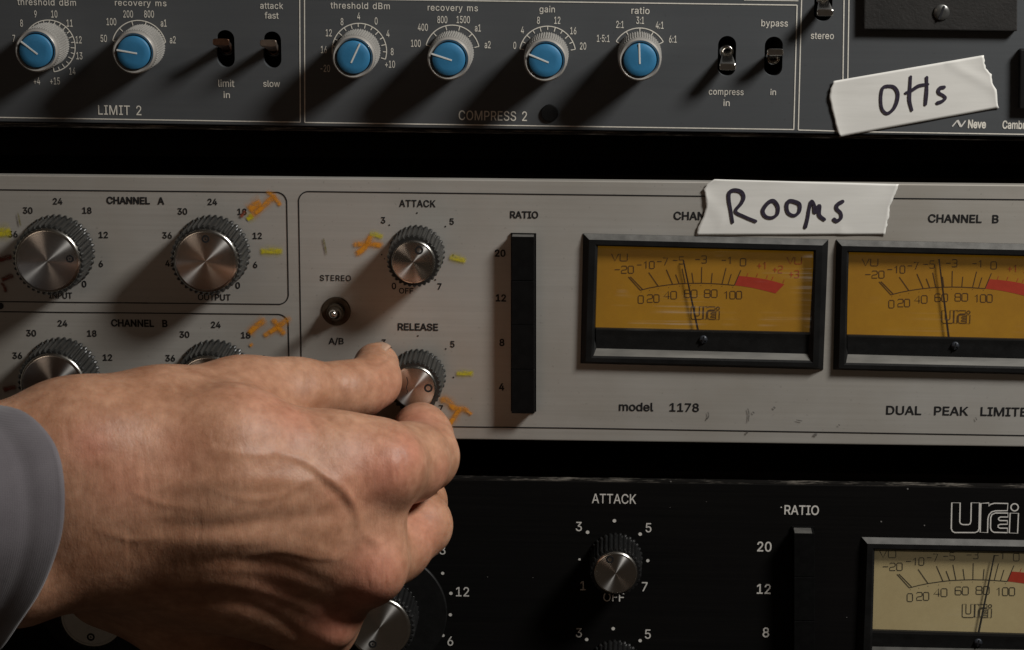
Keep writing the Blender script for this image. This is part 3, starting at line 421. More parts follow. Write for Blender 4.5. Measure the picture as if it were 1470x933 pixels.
def glyph_mesh(ch, bold):
    k = (ch, bold)
    if k in _gc: return _gc[k]
    adv, pol = GLY[ch]; loops = []
    for q in pol:
        p = np.array(q, float).reshape(-1, 2) / 1000
        for _ in range(3):
            dd = np.linalg.norm(p - np.roll(p, 1, 0), axis=1); p = p[dd > .008] if (dd > .008).sum() > 3 else p
        t0 = p - np.roll(p, 1, 0); t1 = np.roll(p, -1, 0) - p
        t0 /= np.linalg.norm(t0, axis=1)[:, None] + 1e-9; t1 /= np.linalg.norm(t1, axis=1)[:, None] + 1e-9
        m_ = t0 + t1; m_ /= np.linalg.norm(m_, axis=1)[:, None] + 1e-9; nn = np.column_stack([-m_[:, 1], m_[:, 0]])
        cs = np.clip((nn * np.column_stack([-t0[:, 1], t0[:, 0]])).sum(1), .5, 1)
        loops.append(p + nn * (bold * GSIGN / cs)[:, None])
    V = np.vstack(loops); E_ = []; o_ = 0
    for p in loops:
        n = len(p); E_ += [(o_ + i, o_ + (i + 1) % n) for i in range(n)]; o_ += n
    r = delaunay_2d_cdt([Vector(p) for p in V], E_, [], 0, 1e-6)
    vv = np.array([q[:] for q in r[0]]); tri = []
    for f in r[2]:
        c_ = vv[list(f)].mean(0); wn = 0
        for p in loops:                                           # non-zero winding of the triangle's centre
            a_ = p; b_ = np.roll(p, -1, 0); L_ = (b_[:, 0] - a_[:, 0]) * (c_[1] - a_[:, 1]) - (c_[0] - a_[:, 0]) * (b_[:, 1] - a_[:, 1])
            wn += int(((a_[:, 1] <= c_[1]) & (b_[:, 1] > c_[1]) & (L_ > 0)).sum()) - int(((a_[:, 1] > c_[1]) & (b_[:, 1] <= c_[1]) & (L_ < 0)).sum())
        if wn: tri.append(list(f))
    _gc[k] = (vv, tri, adv); return _gc[k]
def text_raw(s, bold, spacing):
    k = (s, bold, spacing)
    if k in _tc: return _tc[k]
    V = []; Fc = []; x = 0
    for ch in s:
        if ch == ' ': x += .30; continue
        vv, tri, adv = glyph_mesh(ch, bold); k0 = len(V)
        V += [(x + a_, b_, 0.0) for a_, b_ in vv]; Fc += [[k0 + i for i in t_] for t_ in tri]
        x += adv / 1000 * spacing
    _tc[k] = (np.array(V), Fc); return _tc[k]
CAPH = None
def text(s, cx, cy, h, parent, mat, ang, w=None, bold=0.012, sp=1.0, asp=.82, d=0.0, name='lettering', ref=None, y=None):
    """h: cap height in photo pixels, w: whole width in photo pixels; (cx, cy) the middle of the cap height"""
    global CAPH
    if CAPH is None:
        v0, _ = text_raw('H', 0.0, 1.0); CAPH = v0[:, 1].max()
    V, Fc = text_raw(s, bold, sp); V = V.copy()
    x0, x1 = V[:, 0].min(), V[:, 0].max()
    V[:, 0] -= (x0 + x1) / 2; V[:, 1] -= CAPH / 2
    sx, sz = mpp(cx, cy, d); kz = h * sz / CAPH
    kx = (w * sx / (x1 - x0)) if w else kz * asp
    ca, sa = math.cos(ang), math.sin(ang); c = P2(cx, cy, d); y = (-d + PR) if y is None else y
    out = [(c[0] + kx * p[0] * ca - kz * p[1] * sa, y - 8e-6 * p[2], c[1] + kx * p[0] * sa + kz * p[1] * ca) for p in V]
    piece = (out, Fc)
    if parent is None: return piece
    return joined(name, [piece], mat, parent)

def unit_angle(p0, p1):
    A, B = P2(*p0), P2(*p1); return math.atan2(B[1] - A[1], B[0] - A[0])

# ------------------------------------------------------------------ lathe and knobs (local +Z towards the camera)
def lathe_bm(prof, n=96, rf=None):
    """prof: list of (r, z); rf(theta_index, n) -> radius factor for each profile point flagged"""
    bm = bmesh.new(); rings = []
    for (r, z, fl) in prof:
        if r < 1e-7: rings.append([bm.verts.new((0, 0, z))]); continue
        ring = []
        for i in range(n):
            t = 2 * math.pi * i / n; k = rf(i) if (rf and fl) else 1
            ring.append(bm.verts.new((r * k * math.cos(t), r * k * math.sin(t), z)))
        rings.append(ring)
    for A, B in zip(rings, rings[1:]):
        for i in range(n):
            j = (i + 1) % n
            if len(A) == 1: bm.faces.new([A[0], B[i], B[j]])
            elif len(B) == 1: bm.faces.new([A[i], A[j], B[0]])
            else: bm.faces.new([A[i], A[j], B[j], B[i]])
    bmesh.ops.recalc_face_normals(bm, faces=bm.faces)
    return bm
def bm_obj(name, bm, mat, parent, loc, smooth=False, rz=0.0, rot=True, angle=None):
    me = bpy.data.meshes.new(name); bm.to_mesh(me); bm.free()
    o = link(name, me, mat, parent, smooth, loc)
    if rot: o.rotation_euler = (math.pi / 2, rz, 0)
    if smooth and angle:
        me.set_sharp_from_angle(angle=math.radians(angle))
    return o
def child(name, bm, mat, parent, z, smooth=False, xy=(0, 0), rz=0, angle=None):
    """child in the parent's local knob space"""
    me = bpy.data.meshes.new(name); bm.to_mesh(me); bm.free()
    o = bpy.data.objects.new(name, me); COL.objects.link(o); me.materials.append(mat); o.parent = parent
    if smooth:
        me.polygons.foreach_set('use_smooth', [True] * len(me.polygons))
        if angle: me.set_sharp_from_angle(angle=math.radians(angle))
    o.location = (xy[0], xy[1], z); o.rotation_euler = (0, 0, rz); return o
def box_bm(sx, sy, sz, bev=0):
    bm = bmesh.new(); bmesh.ops.create_cube(bm, size=1); bmesh.ops.scale(bm, vec=(sx, sy, sz), verts=bm.verts)
    if bev: bmesh.ops.bevel(bm, geom=bm.edges[:], offset=bev, segments=2, affect='EDGES', profile=.6)
    return bm
def ring_bm(r0, r1, z, n=28, h=.00008):
    return lathe_bm([(r0, 0, 0), (r0, h, 0), (r1, h, 0), (r1, 0, 0)], n)

def silver_knob(parent, cx, cy, rb, rc, mark, h=.0145, flutes=39, mat='fluted', marktype=0):
    """fluted black knob with spun aluminium cap; (cx,cy) base centre px, rb base radius px, rc cap radius px, mark = (px,py) of the ring mark"""
    s = mpp(cx, cy)[0]; c = P(cx, cy, 0); R0 = rb * s; Rc = rc * s * .982
    k = lambda i: 1.0 if (i % 5) in (0, 1) else (.985 if (i % 5) == 2 else .935)
    n = flutes * 5; Rf = R0 * .945
    bm = lathe_bm([(0, .0002, 0), (R0, .0002, 1), (R0, h * .06, 1), (Rf * 1.01, h * .10, 1), (Rf, h * .90, 1), (Rf * .955, h * .965, 1), (Rc * 1.02, h * .965, 0), (0, h * .965, 0)], n, k)
    bm.faces.ensure_lookup_table()
    for f in bm.faces:                                            # the ridges are worn lighter than the grooves
        cc = f.calc_center_median(); rr_ = math.hypot(cc.x, cc.y); an = math.degrees(math.atan2(cc.y, cc.x)) % 360
        if abs(f.normal.z) < .6 and rr_ > Rf * .9 and h * .09 < cc.z < h * .92 and int(an / (360 / n)) % 5 in (0, 4): f.material_index = 1
    kn = bm_obj('knob', bm, M[mat], parent, c); kn.data.materials.append(M['ridge' if mat == 'fluted' else 'ridge_dark'])
    cp = child('knob_cap', lathe_bm([(Rc * 1.0, 0, 0), (Rc, .0005, 0), (Rc * .985, .0008, 0), (Rc * .93, .00095, 0), (Rc * .30, .00095, 0), (0, .00095, 0)], 96), M['cap'], kn, h * .95, True, angle=25)
    rm = child('cap_rim', lathe_bm([(Rc * 1.035, -.0003, 0), (Rc * 1.035, .0002, 0), (Rc * 1.02, .00055, 0), (Rc * .985, .00085, 0), (Rc * .945, .00100, 0), (Rc * .925, .00102, 0)], 96), M['cap_rim'], kn, h * .95, True)
    mw = P(mark[0], mark[1], h + .0005); q = (mw[0] - c[0], mw[2] - c[2])
    r = (5.2 if rc > 40 or marktype else 5.6) * s
    child('index_mark', ring_bm(r * .62, r * 1.08, 0), M['ink_black'], kn, h * .95 + .00097, xy=q)
    child('index_dot', lathe_bm([(r * .25, 0, 0), (r * .22, .00006, 0), (0, .00006, 0)], 12), M['ink_black'], kn, h * .95 + .00097, xy=q) if rc > 40 else None
    return kn
def blue_knob(parent, cx, cy, p0, p1, h=.0160):
    """grey ribbed knob with a blue disc and white pointer; p0 -> p1 the pointer in px"""
    s = mpp(cx, cy)[0]; c = P(cx, cy, 0); R0 = 31.5 * s; Rr = 30.3 * s; Rc = 23.4 * s
    n = 56 * 4; k = lambda i: 1.0 if (i % 4) in (0, 1) else .965
    bm = lathe_bm([(0, .0002, 0), (R0, .0002, 1), (R0 * .985, h * .72, 1), (R0 * .93, h * .76, 1), (Rr * .95, h * .78, 0), (0, h * .78, 0)], n, k)
    kn = bm_obj('knob', bm, M['grey_knob'], parent, c)
    child('knob_collar', lathe_bm([(Rr * .95, h * .72, 0), (Rr, h * .80, 0), (Rr, h * .93, 0), (Rr * .975, h * .975, 0), (Rr * .92, h, 0), (Rr * .84, h * .985, 0), (Rr * .81, h * .955, 0), (Rc * .9, h * .955, 0)], 96), M['grey_collar'], kn, 0, True, angle=50)
    child('cap_groove', lathe_bm([(Rr * .83, 0, 0), (Rc * .95, .0001, 0), (0, .0001, 0)], 64), M['groove'], kn, h * .957)
    child('knob_cap', lathe_bm([(Rc, 0, 0), (Rc, .0007, 0), (Rc * .985, .0010, 0), (Rc * .94, .00118, 0), (Rc * .6, .00135, 0), (0, .0014, 0)], 80), M['blue'], kn, h * .96, True, angle=60)
    a0 = P(*p0, h + .001); a1 = P(*p1, h + .001); q0 = np.array([a0[0] - c[0], a0[2] - c[2]]); q1 = np.array([a1[0] - c[0], a1[2] - c[2]])
    L_ = np.linalg.norm(q1 - q0); an = math.atan2(*(q1 - q0)[::-1]); mid = (q0 + q1) / 2
    child('pointer_line', box_bm(L_, .00052, .00022, .00006), M['white_line'], kn, h * .96 + .00138, xy=mid, rz=an)
    return kn
M['grey_collar'] = simple('satin_grey_collar', (.42, .40, .37), .30, .35, var=.12, scale=200, bump=.1)

# ------------------------------------------------------------------ rack behind everything
rk = prism('rack_interior', [(-.34, .22), (.34, .22), (.34, -.22), (-.34, -.22)], .055, .060, M['rack']); rk['kind'] = 'structure'
for zz in (0,):
    pass

def long_rect(p_tl, p_tr, p_bl, p_br, xl=-.30, xr=.30):
    """panel outline that runs on beyond the frame, through edges given in px"""
    A, B, C_, D = P2(*p_tl), P2(*p_tr), P2(*p_bl), P2(*p_br)
    f = lambda U, V, x: (x, U[1] + (V[1] - U[1]) * (x - U[0]) / (V[0] - U[0]))
    return [f(A, B, xl), f(A, B, xr), f(C_, D, xr), f(C_, D, xl)]

# ================================================================== UNIT 1: dark blue-grey compressor at the top
U1 = thing('compressor_unit', 'dark blue-grey rack compressor with blue-capped knobs, topmost of the three units', 'compressor', tuple(P(735, 180)))
A1 = unit_angle((0, 168.5), (1470, 192.8))
out = long_rect((0, -120), (1470, -96), (0, 174.5), (1470, 196))
pan = prism('front_panel', out, 0, .003, M['neve'], U1, .0003)
SLOT = [(324, 70, 25.5, 54), (391, 71.5, 25.5, 53), (1043.5, 80.5, 26, 58), (1110.5, 81, 26, 57), (1182, 3, 26, 56)]
cutters = []
for (x, y_, w, h_) in SLOT:
    c = P2(x, y_); s = mpp(x, y_)
    cutters.append(prism('c', stadium(c[0], c[1], w * s[0], h_ * s[1]), -.01, .01, None))
cut(pan, cutters)
# thin lip of the chassis under the panel, worn
o2 = [P2(-700, 165.0), P2(2200, 213.0), P2(2200, 216.5 + 2), P2(-700, 168 + 6)]
prism('panel_lower_lip', long_rect((0, 176.5), (1470, 198), (0, 183), (1470, 203.5), -.299, .299), .0012, .006, M['edge_chips'], U1, .0003)
prism('chassis', long_rect((0, -110), (1470, -90), (0, 168), (1470, 190), -.29, .29), .0101, .05, M['rack'], U1)
ln = []
def rect_line(pts, w=1.5, y=None, closed=False): ln.append(line_px(pts, w, closed=closed))
IC = M['ink_cream']
def LINE(pts, parent, mat, w=1.5, closed=False):
    # butt-jointed straight segments so corners stay crisp
    return joined('border_line', [line_px(pts, w, closed=closed)], mat, parent)
def seg(p, q, w, d=0.0):
    return line_px([p, q], w, d)
def border(pts, parent, mat, w=1.5):
    pcs = [seg(p, q, w) for p, q in zip(pts, pts[1:])]
    # corner overlaps avoided: each segment is laid at its own tiny height
    for i, (V, Fc) in enumerate(pcs):
        pcs[i] = ([(x, y - .00001 * i, z) for x, y, z in V], Fc)
    return joined('border_line', pcs, mat, parent)
border([(-300, 163.6), (431.2, 175.2), (430, -60)], U1, IC)
border([(437, -60), (437.6, 175.6), (1139.5, 185.8), (1144.3, 7.2), (640, 0.3), (300, -4)], U1, IC)
border([(1068, -0.2), (1146, 1.0)], U1, IC, 1.2)
border([(1152.2, -60), (1146.0, 186.4), (1209, 188.2), (1212.5, -60)], U1, IC)
border([(1219.5, -60), (1216, 188.6), (1900, 199.5)], U1, IC)

def T1(s, cx, cy, h=10, w=None, asp=.575, bold=.004, mat=IC, sp=1.0): return text(s, cx, cy, h, U1, mat, A1, w, bold, sp, asp)
T1('threshold dBm', 67, 3, 9, 84, sp=1.1); T1('recovery ms', 202, 4, 8.5, 74, sp=1.1)
for s, x, y_ in [('9', 51, 20), ('10', 78, 20), ('8', 31, 33), ('11', 100, 33), ('12', 113, 57), ('13', 114, 80), ('14', 104, 102), ('+4', 53, 116), ('+15', 79, 116), ('7', 20, 55),
                 ('50', 149, 55), ('100', 160, 31), ('200', 184, 20), ('800', 214, 20), ('a1', 235, 33), ('a2', 248, 57),
                 ('8', 491, 31), ('4', 515, 23), ('0', 540, 30), ('12', 472, 47), ('16', 465, 71), ('-20', 467, 98), ('4', 557, 48), ('8', 563, 74), ('+10', 560, 92),
                 ('400', 607, 39), ('800', 635, 28), ('1500', 665, 28), ('a1', 686, 40), ('a2', 700, 64), ('100', 597, 62),
                 ('4', 750, 43), ('8', 773, 29), ('12', 800, 29), ('16', 823, 44), ('20', 837, 66), ('0', 739, 65),
                 ('3:1', 919, 29), ('2:1', 890, 35), ('4:1', 947, 36), ('1·5:1', 866, 55), ('6:1', 966, 56)]:
    T1(s, x, y_)
T1('attack', 390, 8, 9, 33, sp=1.08); T1('fast', 390, 22, 9, 20); T1('slow', 390, 120, 9, 24); T1('limit', 325, 119.5, 10, 23); T1('in', 325.5, 136, 9, 9)
T1('LIMIT 2', 172, 158, 13.5, 62, sp=1.05); T1('COMPRESS 2', 707.5, 166, 13.5, 98, sp=1.03)
T1('threshold dBm', 517, 8, 9, 85, sp=1.1); T1('recovery ms', 650, 11, 9, 72, sp=1.1); T1('gain', 785.5, 13, 9, 22, sp=1.08); T1('ratio', 919.5, 15, 9.5, 26, sp=1.08)
T1('bypass', 1112, 33, 9.5, 38, sp=1.05); T1('in', 1110, 132, 8.5, 8); T1('compress', 1042.5, 131.5, 9, 50, sp=1.06); T1('in', 1043, 147.5, 9, 9)
T1('stereo', 1180.5, 51, 9.5, 33, sp=1.05)
T1('Neve', 1402.5, 178, 11, 26, bold=.03); T1('Cambridge', 1466, 179.2, 11, 54, bold=.02)
joined('maker_emblem', [line_px([(1367, 181.5), (1374.5, 172.5)], 1.7), line_px([(1374.5, 172.5), (1379.5, 182)], 3.2, y=PR - .00003), line_px([(1379.5, 182), (1386, 173)], 1.7, y=PR - .00006)], M['ink_white'], U1)

def dial_arc(cx, cy, r, a0, a1, nt, parent, mat, tick=6.5):
    c = P2(cx, cy); s = mpp(cx, cy)[0]; pcs = []
    th = [math.radians(90 - t) for t in np.linspace(a0, a1, 60)]
    pcs.append(ribbon([(c[0] + r * s * math.cos(t), c[1] + r * s * math.sin(t)) for t in th], 1.35 * s, PR))
    for i in range(nt + 1):
        t = math.radians(90 - (a0 + (a1 - a0) * i / nt)); L1 = r - (tick if i % 2 == 0 or nt < 8 else tick * .8)
        pcs.append(ribbon([(c[0] + q * s * math.cos(t), c[1] + q * s * math.sin(t)) for q in (r, L1)], 1.2 * s, PR - .00002))
    return joined('dial_arc', pcs, mat, parent)
dial_arc(71, 66, 37, -115, 172, 22, U1, IC); dial_arc(200, 68.5, 39, -75, 78, 5, U1, IC); dial_arc(516, 72.5, 39, -112, 108, 14, U1, IC)
dial_arc(649.5, 75, 39, -75, 77, 5, U1, IC); dial_arc(786, 78, 40.5, -79, 79, 10, U1, IC); dial_arc(918, 79, 39, -60, 60, 4, U1, IC)

# pointers: crop coordinates -> px
blue_knob(U1, 68.5, 63.5, (53.5, 78), (29.5, 59.5)); blue_knob(U1, 206, 66, (196.5, 77), (167, 71.8))
blue_knob(U1, 515, 72.5, (503.8, 90.5), (516.5, 63)); blue_knob(U1, 649, 75, (648.5, 86.8), (619, 77.2))
blue_knob(U1, 785, 77, (787.5, 90), (759, 78)); blue_knob(U1, 918, 76, (918.6, 92), (917.6, 62.5))

def paddle_switch(parent, cx, cy, up, mat, tip=None, short=False):
    """flat paddle toggle in a slot: bushing ring, lever"""
    c = P(cx, cy, 0); s = mpp(cx, cy)[0]; r = 11.0 * s
    bm = lathe_bm([(r * .55, .0035, 0), (r * .60, .0036, 0), (r * .98, .0018, 0), (r, .0, 0), (r, -.004, 0), (0, -.004, 0)], 40)
    sw = bm_obj('toggle_switch', bm, M['chrome'] if not short else M['bronze'], parent, (c[0], .004, c[2] + (-.0005 if up else .0008)), True, angle=40)
    sg = 1 if up else -1
    bm = bmesh.new(); L_ = .0112 if not short else .0135; tilt = math.radians((15 if up else 17) * sg)
    secs = [(0, .60, .75), (.3, .70, .70), (.62, .92, .66), (.93, 1.13, .74), (.985, 1.11, .72), (1.0, 1.04, .62)]
    rings = []
    for t, wx, wy in secs:
        z = L_ * t; yy = math.tan(tilt) * z; hw = r * wx * (.95); hh = r * wy * .62
        ring = [bm.verts.new((hw * math.copysign(abs(math.cos(q)) ** .35, math.cos(q)), yy + hh * math.copysign(abs(math.sin(q)) ** .5, math.sin(q)), z)) for q in np.linspace(0, 2 * math.pi, 24, endpoint=False)]
        rings.append(ring)
    for A, B in zip(rings, rings[1:]):
        for i in range(24): bm.faces.new([A[i], A[(i + 1) % 24], B[(i + 1) % 24], B[i]])
    bm.faces.new(rings[-1]); bm.faces.new(rings[0][::-1])
    bmesh.ops.recalc_face_normals(bm, faces=bm.faces)
    child('switch_lever', bm, mat, sw, .001, True, angle=32)
    child('lever_socket', lathe_bm([(r * .74, .0022, 0), (r * .80, .0030, 0), (r * .92, .0028, 0), (r * .98, .0015, 0)], 40), M['chrome'] if not short else M['rack'], sw, .0005, True, angle=60)
    return sw
paddle_switch(U1, 325, 68, True, M['bronze'], short=True); paddle_switch(U1, 392, 69.5, True, M['bronze_pale'], short=True)
paddle_switch(U1, 1043.5, 79, False, M['chrome']); paddle_switch(U1, 1110.5, 81, True, M['chrome']); paddle_switch(U1, 1182, 2, False, M['chrome'])
# black plug near COMPRESS 2
c = P(789, 162, 0); s = mpp(789, 162)[0]
bm_obj('black_plug', lathe_bm([(12.5 * s, .0001, 0), (12.5 * s, .0005, 0), (11.5 * s, .0008, 0), (0, .0009, 0)], 36), M['blackplastic'], U1, c, True, angle=40)
# cover plate with slotted screw (top right) and a dark fitting at the right edge
cov = prism('cover_plate', quad_px([(1240, -60), (1459, -57), (1458.5, 43.5), (1239, 40.5)]), -.0026, -.0001, M['cover'] if 'cover' in M else simple('dark_cover_plastic', (.010, .009, .008), .65, var=.3, scale=90, bump=.6, bscale=1200), U1, .0004)
def slot_screw(parent, px, py, d, rpx, tilt, mat, cross=False):
    s = mpp(px, py, d)[0]; r = rpx * s; c = P(px, py, d)
    o = bm_obj('screw', lathe_bm([(r, 0, 0), (r, .0003, 0), (r * .9, .0006, 0), (r * .4, .0008, 0), (0, .00085, 0)], 36), mat, parent, c, True, angle=50)
    o.rotation_euler = (math.pi / 2, 0, 0)
    for k_, an in enumerate([90 - tilt, -tilt] if cross else [90 - tilt]):
        bm = box_bm(r * 1.75, r * .26, .0003); me = bpy.data.meshes.new('screw_slot'); bm.to_mesh(me); bm.free()
        q = link('screw_slot', me, M['groove'], parent, loc=(c[0], c[1] - .00078 - k_ * .00002, c[2])); q.rotation_euler = (math.pi / 2, -math.radians(an), 0)
    return o
slot_screw(cov, 1351.5, 17.5, .0026, 11.8, 20, M['screw'])
prism('dark_fitting', quad_px([(1462.5, 69), (1560, 71), (1560, 157), (1461.5, 154)]), -.003, -.0001, M['blackplastic'], U1, .0004)

# ================================================================== UNIT 2: brushed silver limiter
U2 = thing('limiter_unit', 'brushed silver dual limiter with two amber meters, the middle of the three units', 'limiter', tuple(P(735, 630)))
A2 = unit_angle((0, 250.4), (1470, 265.3))
pan2 = prism('front_panel', long_rect((0, 251.2), (1470, 265.8), (0, 621.5), (1470, 641.2)), 0, .0032, M['silver'], U2, .00035)
def mrect(q, d=0.0): return quad_px(q, d)
MET1 = [(841, 341), (1186, 349.5), (1179, 529), (837, 520)]
MET2 = [(1205, 350), (1552, 358), (1545, 539), (1200.5, 529.5)]
cut(pan2, [prism('c', mrect(MET1), -.01, .02, None), prism('c', mrect(MET2), -.01, .02, None),
           prism('c', quad_px([(733.5, 334), (769.5, 334.6), (769.5, 589.5), (733.5, 589)]), -.01, .02, None)])
prism('chassis', long_rect((0, 262), (1470, 275), (0, 612), (1470, 630), -.29, .29), .022, .05, M['rack'], U2)
IK = M['ink_black']
def rr_path(pts_r):
    """polyline with rounded corners: list of (x, y, r)"""
    outp = []; n = len(pts_r)
    for i, (x, y_, r) in enumerate(pts_r):
        if r == 0 or i in (0, n - 1): outp.append((x, y_)); continue
        p = np.array([x, y_]); a_ = np.array(pts_r[i - 1][:2]) - p; b_ = np.array(pts_r[i + 1][:2]) - p
        a_ = a_ / np.linalg.norm(a_); b_ = b_ / np.linalg.norm(b_); c0 = p + a_ * r; c1 = p + b_ * r
        for t in np.linspace(0, 1, 9): outp.append(tuple((1 - t) ** 2 * c0 + 2 * t * (1 - t) * (p * .7 + .15 * (c0 + c1)) + t * t * c1))
    return outp
def rborder(pts_r, w=1.7): joined('border_line', [line_px(rr_path(pts_r), w)], IK, U2)
rborder([(-300, 269.5, 0), (411.4, 276.0, 13), (414.3, 436.8, 13), (-300, 430, 0)])
rborder([(-300, 444.5, 0), (413.6, 451.2, 13), (417, 626, 13), (-300, 617.0, 0)])
rborder([(1900, 290.5, 0), (1283, 284.6, 0), (1012, 281.5, 0), (428.5, 274.6, 13), (434, 610, 13), (820, 614.3, 0), (1470, 625, 0), (1900, 632, 0)])
def T2(s, cx, cy, h=9, w=None, asp=.95, bold=.022, sp=1.0): return text(s, cx, cy, h, U2, IK, A2, w, bold, sp, asp)
T2('CHANNEL  A', 194.5, 287.8, 9.5, 83, bold=.03); T2('CHANNEL  B', 200, 463.8, 9.5, 81, bold=.03)
for s, x, y_ in [('24', 83, 288.8), ('30', 40, 302), ('18', 125, 302), ('36', 18.5, 336), ('12', 148.5, 337), ('6', 145, 378.5), ('0', 121, 407.5),
                 ('24', 305, 289.6), ('30', 262, 303.3), ('18', 347.5, 303.8), ('36', 240, 337.7), ('12', 369.5, 338.3), ('42', 244, 378), ('6', 366.5, 380), ('0', 341.5, 409.5),
                 ('24', 90, 464), ('30', 45, 478), ('18', 132, 478.5), ('36', 25, 510.3), ('12', 154.5, 513), ('24', 310, 466), ('30', 265, 480), ('18', 353, 481), ('36', 244.5, 514), ('12', 375, 514.5),
                 ('3', 550, 316), ('5', 648.6, 317.8), ('0', 565.5, 410.5), ('7', 631, 411), ('5', 649.5, 494), ('7', 633, 586), ('3', 551, 491.5)]:
    T2(s, x, y_, 8.6)
T2('INPUT', 87, 424, 8.5, 33.5, bold=.016); T2('OUTPUT', 307.5, 426.5, 8.5, 47, bold=.016)
T2('ATTACK', 599.3, 292, 9.5, 52.5, bold=.02, sp=1.05); T2('RELEASE', 600, 469.2, 9.5, 58, bold=.025); T2('STEREO', 481.5, 399, 8, 44.5, bold=.012, sp=1.1); T2('A/B', 482.5, 489.5, 8.5, 22, bold=.02)
T2('OFF', 583, 417.3, 7.5, 20.5, bold=.016); T2('RATIO', 752.5, 308.2, 9.5, 40.5, bold=.025)
for s, x, y_ in [('20', 718, 363.3), ('12', 719, 427.6), ('8', 720.5, 491.5), ('4', 720, 555.2)]: T2(s, x, y_, 9.5, bold=.028)
T2('CHANNEL  A', 1017.5, 310, 11, 101, bold=.022); T2('CHANNEL  B', 1383, 313.7, 11, 101.5, bold=.022)
T2('model   1178', 946, 584.2, 11.5, 115, bold=.018, asp=1.1); T2('DUAL  PEAK  LIMITER', 1380, 590, 12, 216, bold=.016)
for (x, y_, r) in [(598.7, 305.6, 1.2), (559, 323, 1.2), (639.5, 325, 1.2), (548, 365.5, 1.1), (552, 371.3, .9), (650.6, 366, 1.2), (625, 401.5, 1.2), (600, 482, 1.2), (640, 500.6, 1.2), (651, 541.6, 1.2), (561, 499, 1.2), (0.5, 439, 5)]:
    joined('index_dot', [disc(P2(x, y_), r * mpp(x, y_)[0], PR)], IK, U2)

silver_knob(U2, 83, 360.5, 54, 45.8, (100, 371.6)); silver_knob(U2, 306, 361, 54, 45.3, (294.8, 343.3))
silver_knob(U2, 90, 536, 54, 45.3, (105.4, 547)); silver_knob(U2, 310, 539, 54, 45.3, (312, 523))
silver_knob(U2, 598.6, 362, 40.5, 31.2, (601.5, 359.3), flutes=32); rel = silver_knob(U2, 600, 539.5, 40.5, 31.3, (614.8, 557.5), flutes=32)
# dark squiggle of a reflection, drawn as a thin line on the release knob's cap
hz = .0145 * .95 + .00090
sc = joined('cap_reflection', [ribbon([P2(x, y_, .0148) for x, y_ in smoothpath([(583.5, 541.5), (585.5, 549), (583.5, 556), (585, 562), (583, 566)], 5)], .00022, -.01475)], IK, U2)
sc.parent = rel; sc.location = rel.matrix_basis.inverted() @ (sc.location) ; sc.rotation_euler = (-math.pi / 2, 0, 0)
# bat toggle
c = P(482.5, 446.5, 0); s = mpp(482, 446)[0]
tg = bm_obj('toggle_switch', lathe_bm([(21 * s, 0, 0), (21 * s, .0003, 0), (20 * s, .0005, 0), (13 * s, .0005, 0), (12.5 * s, .0005, 0), (12.5 * s, .0026, 0), (11.5 * s, .0030, 0), (9.5 * s, .0030, 0), (9.5 * s, .0042, 0), (8.8 * s, .0045, 0), (7.4 * s, .0045, 0), (7.0 * s, .0012, 0), (0, .001, 0)], 6 * 12, ), M['darksteel'] if 'darksteel' in M else simple('dark_steel_washer', (.11, .085, .06), .42, .7, var=.35, scale=300), U2, c, True, angle=30)
child('switch_lever', lathe_bm([(1.2 * .001, 0, 0), (1.1 * .001, .003, 0), (1.15 * .001, .006, 0), (1.35 * .001, .0085, 0), (1.4 * .001, .0098, 0), (1.15 * .001, .0108, 0), (.7 * .001, .0113, 0), (0, .0115, 0)], 28), M['chrome'], tg, .001, True).rotation_euler = (math.radians(-10), math.radians(2), 0)

# ratio push-button stack
def ratio_stack(U, x0, x1, y0, y1, n, mat, proud=.0046, pressed=None):
    fr = thing_part = mesh_frame('ratio_switch', [(x0, y0), (x1, y0 + .6), (x1, y1), (x0, y1 - .6)], .8, .0008, U, mat)
    H = (y1 - y0 - 3) / n; x0i = x0 + 1.6; x1i = x1 - 2.2
    for i in range(n):
        ya = y0 + 1.5 + i * H; yb = ya + H - .4; pr = proud if pressed is None or i not in pressed else proud * .7
        k = -.0 
        prism('push_button', quad_px([(x0i, ya), (x1i, ya + .3), (x1i, yb), (x0i, yb - .3)]), -pr, .006, mat, fr, .00015)
    a0, a1 = P(x0i + 1, y0 + 2.0, 0), P(x1i - 1, y0 + 2.3, 0); zt = max(a0[2], a1[2]) + .00012
    mesh('lit_button_top', [(a0[0], -.0004, zt), (a1[0], -.0004, zt), (a1[0], -proud + .0002, zt), (a0[0], -proud + .0002, zt)], [[0, 1, 2, 3]], M['lit_top'] if U is U2 else M['chamfer_dark'], fr)  # lit top face painted as a paler strip over the black button
    return fr
def mesh_frame(name, q, t, proud, parent, mat):
    s = mpp(*q[0])[0] * t * 1.4
    O = np.array(quad_px(q)); cx_, cz_ = O.mean(0)
    I = np.array([(x - math.copysign(s, x - cx_), z - math.copysign(s, z - cz_)) for x, z in O])
    V = []; 
    for (A, y_) in ((O, .004), (O, -proud), (I, -proud), (I, .004)): V += [(p[0], y_, p[1]) for p in A]
    Fc = []
    for r_ in range(4):
        for i in range(4):
            j = (i + 1) % 4; r2 = (r_ + 1) % 4
            Fc.append([r_ * 4 + i, r_ * 4 + j, r2 * 4 + j, r2 * 4 + i])
    return mesh(name, V, Fc, mat, parent)
M['button'] = simple('black_button_plastic', (.0030, .0030, .0030), .6, var=.2, bump=.1)
M['button'].node_tree.nodes['Principled BSDF'].inputs['Specular IOR Level'].default_value = .12
ratio_stack(U2, 733.5, 769.8, 334, 590, 4, M['button'])

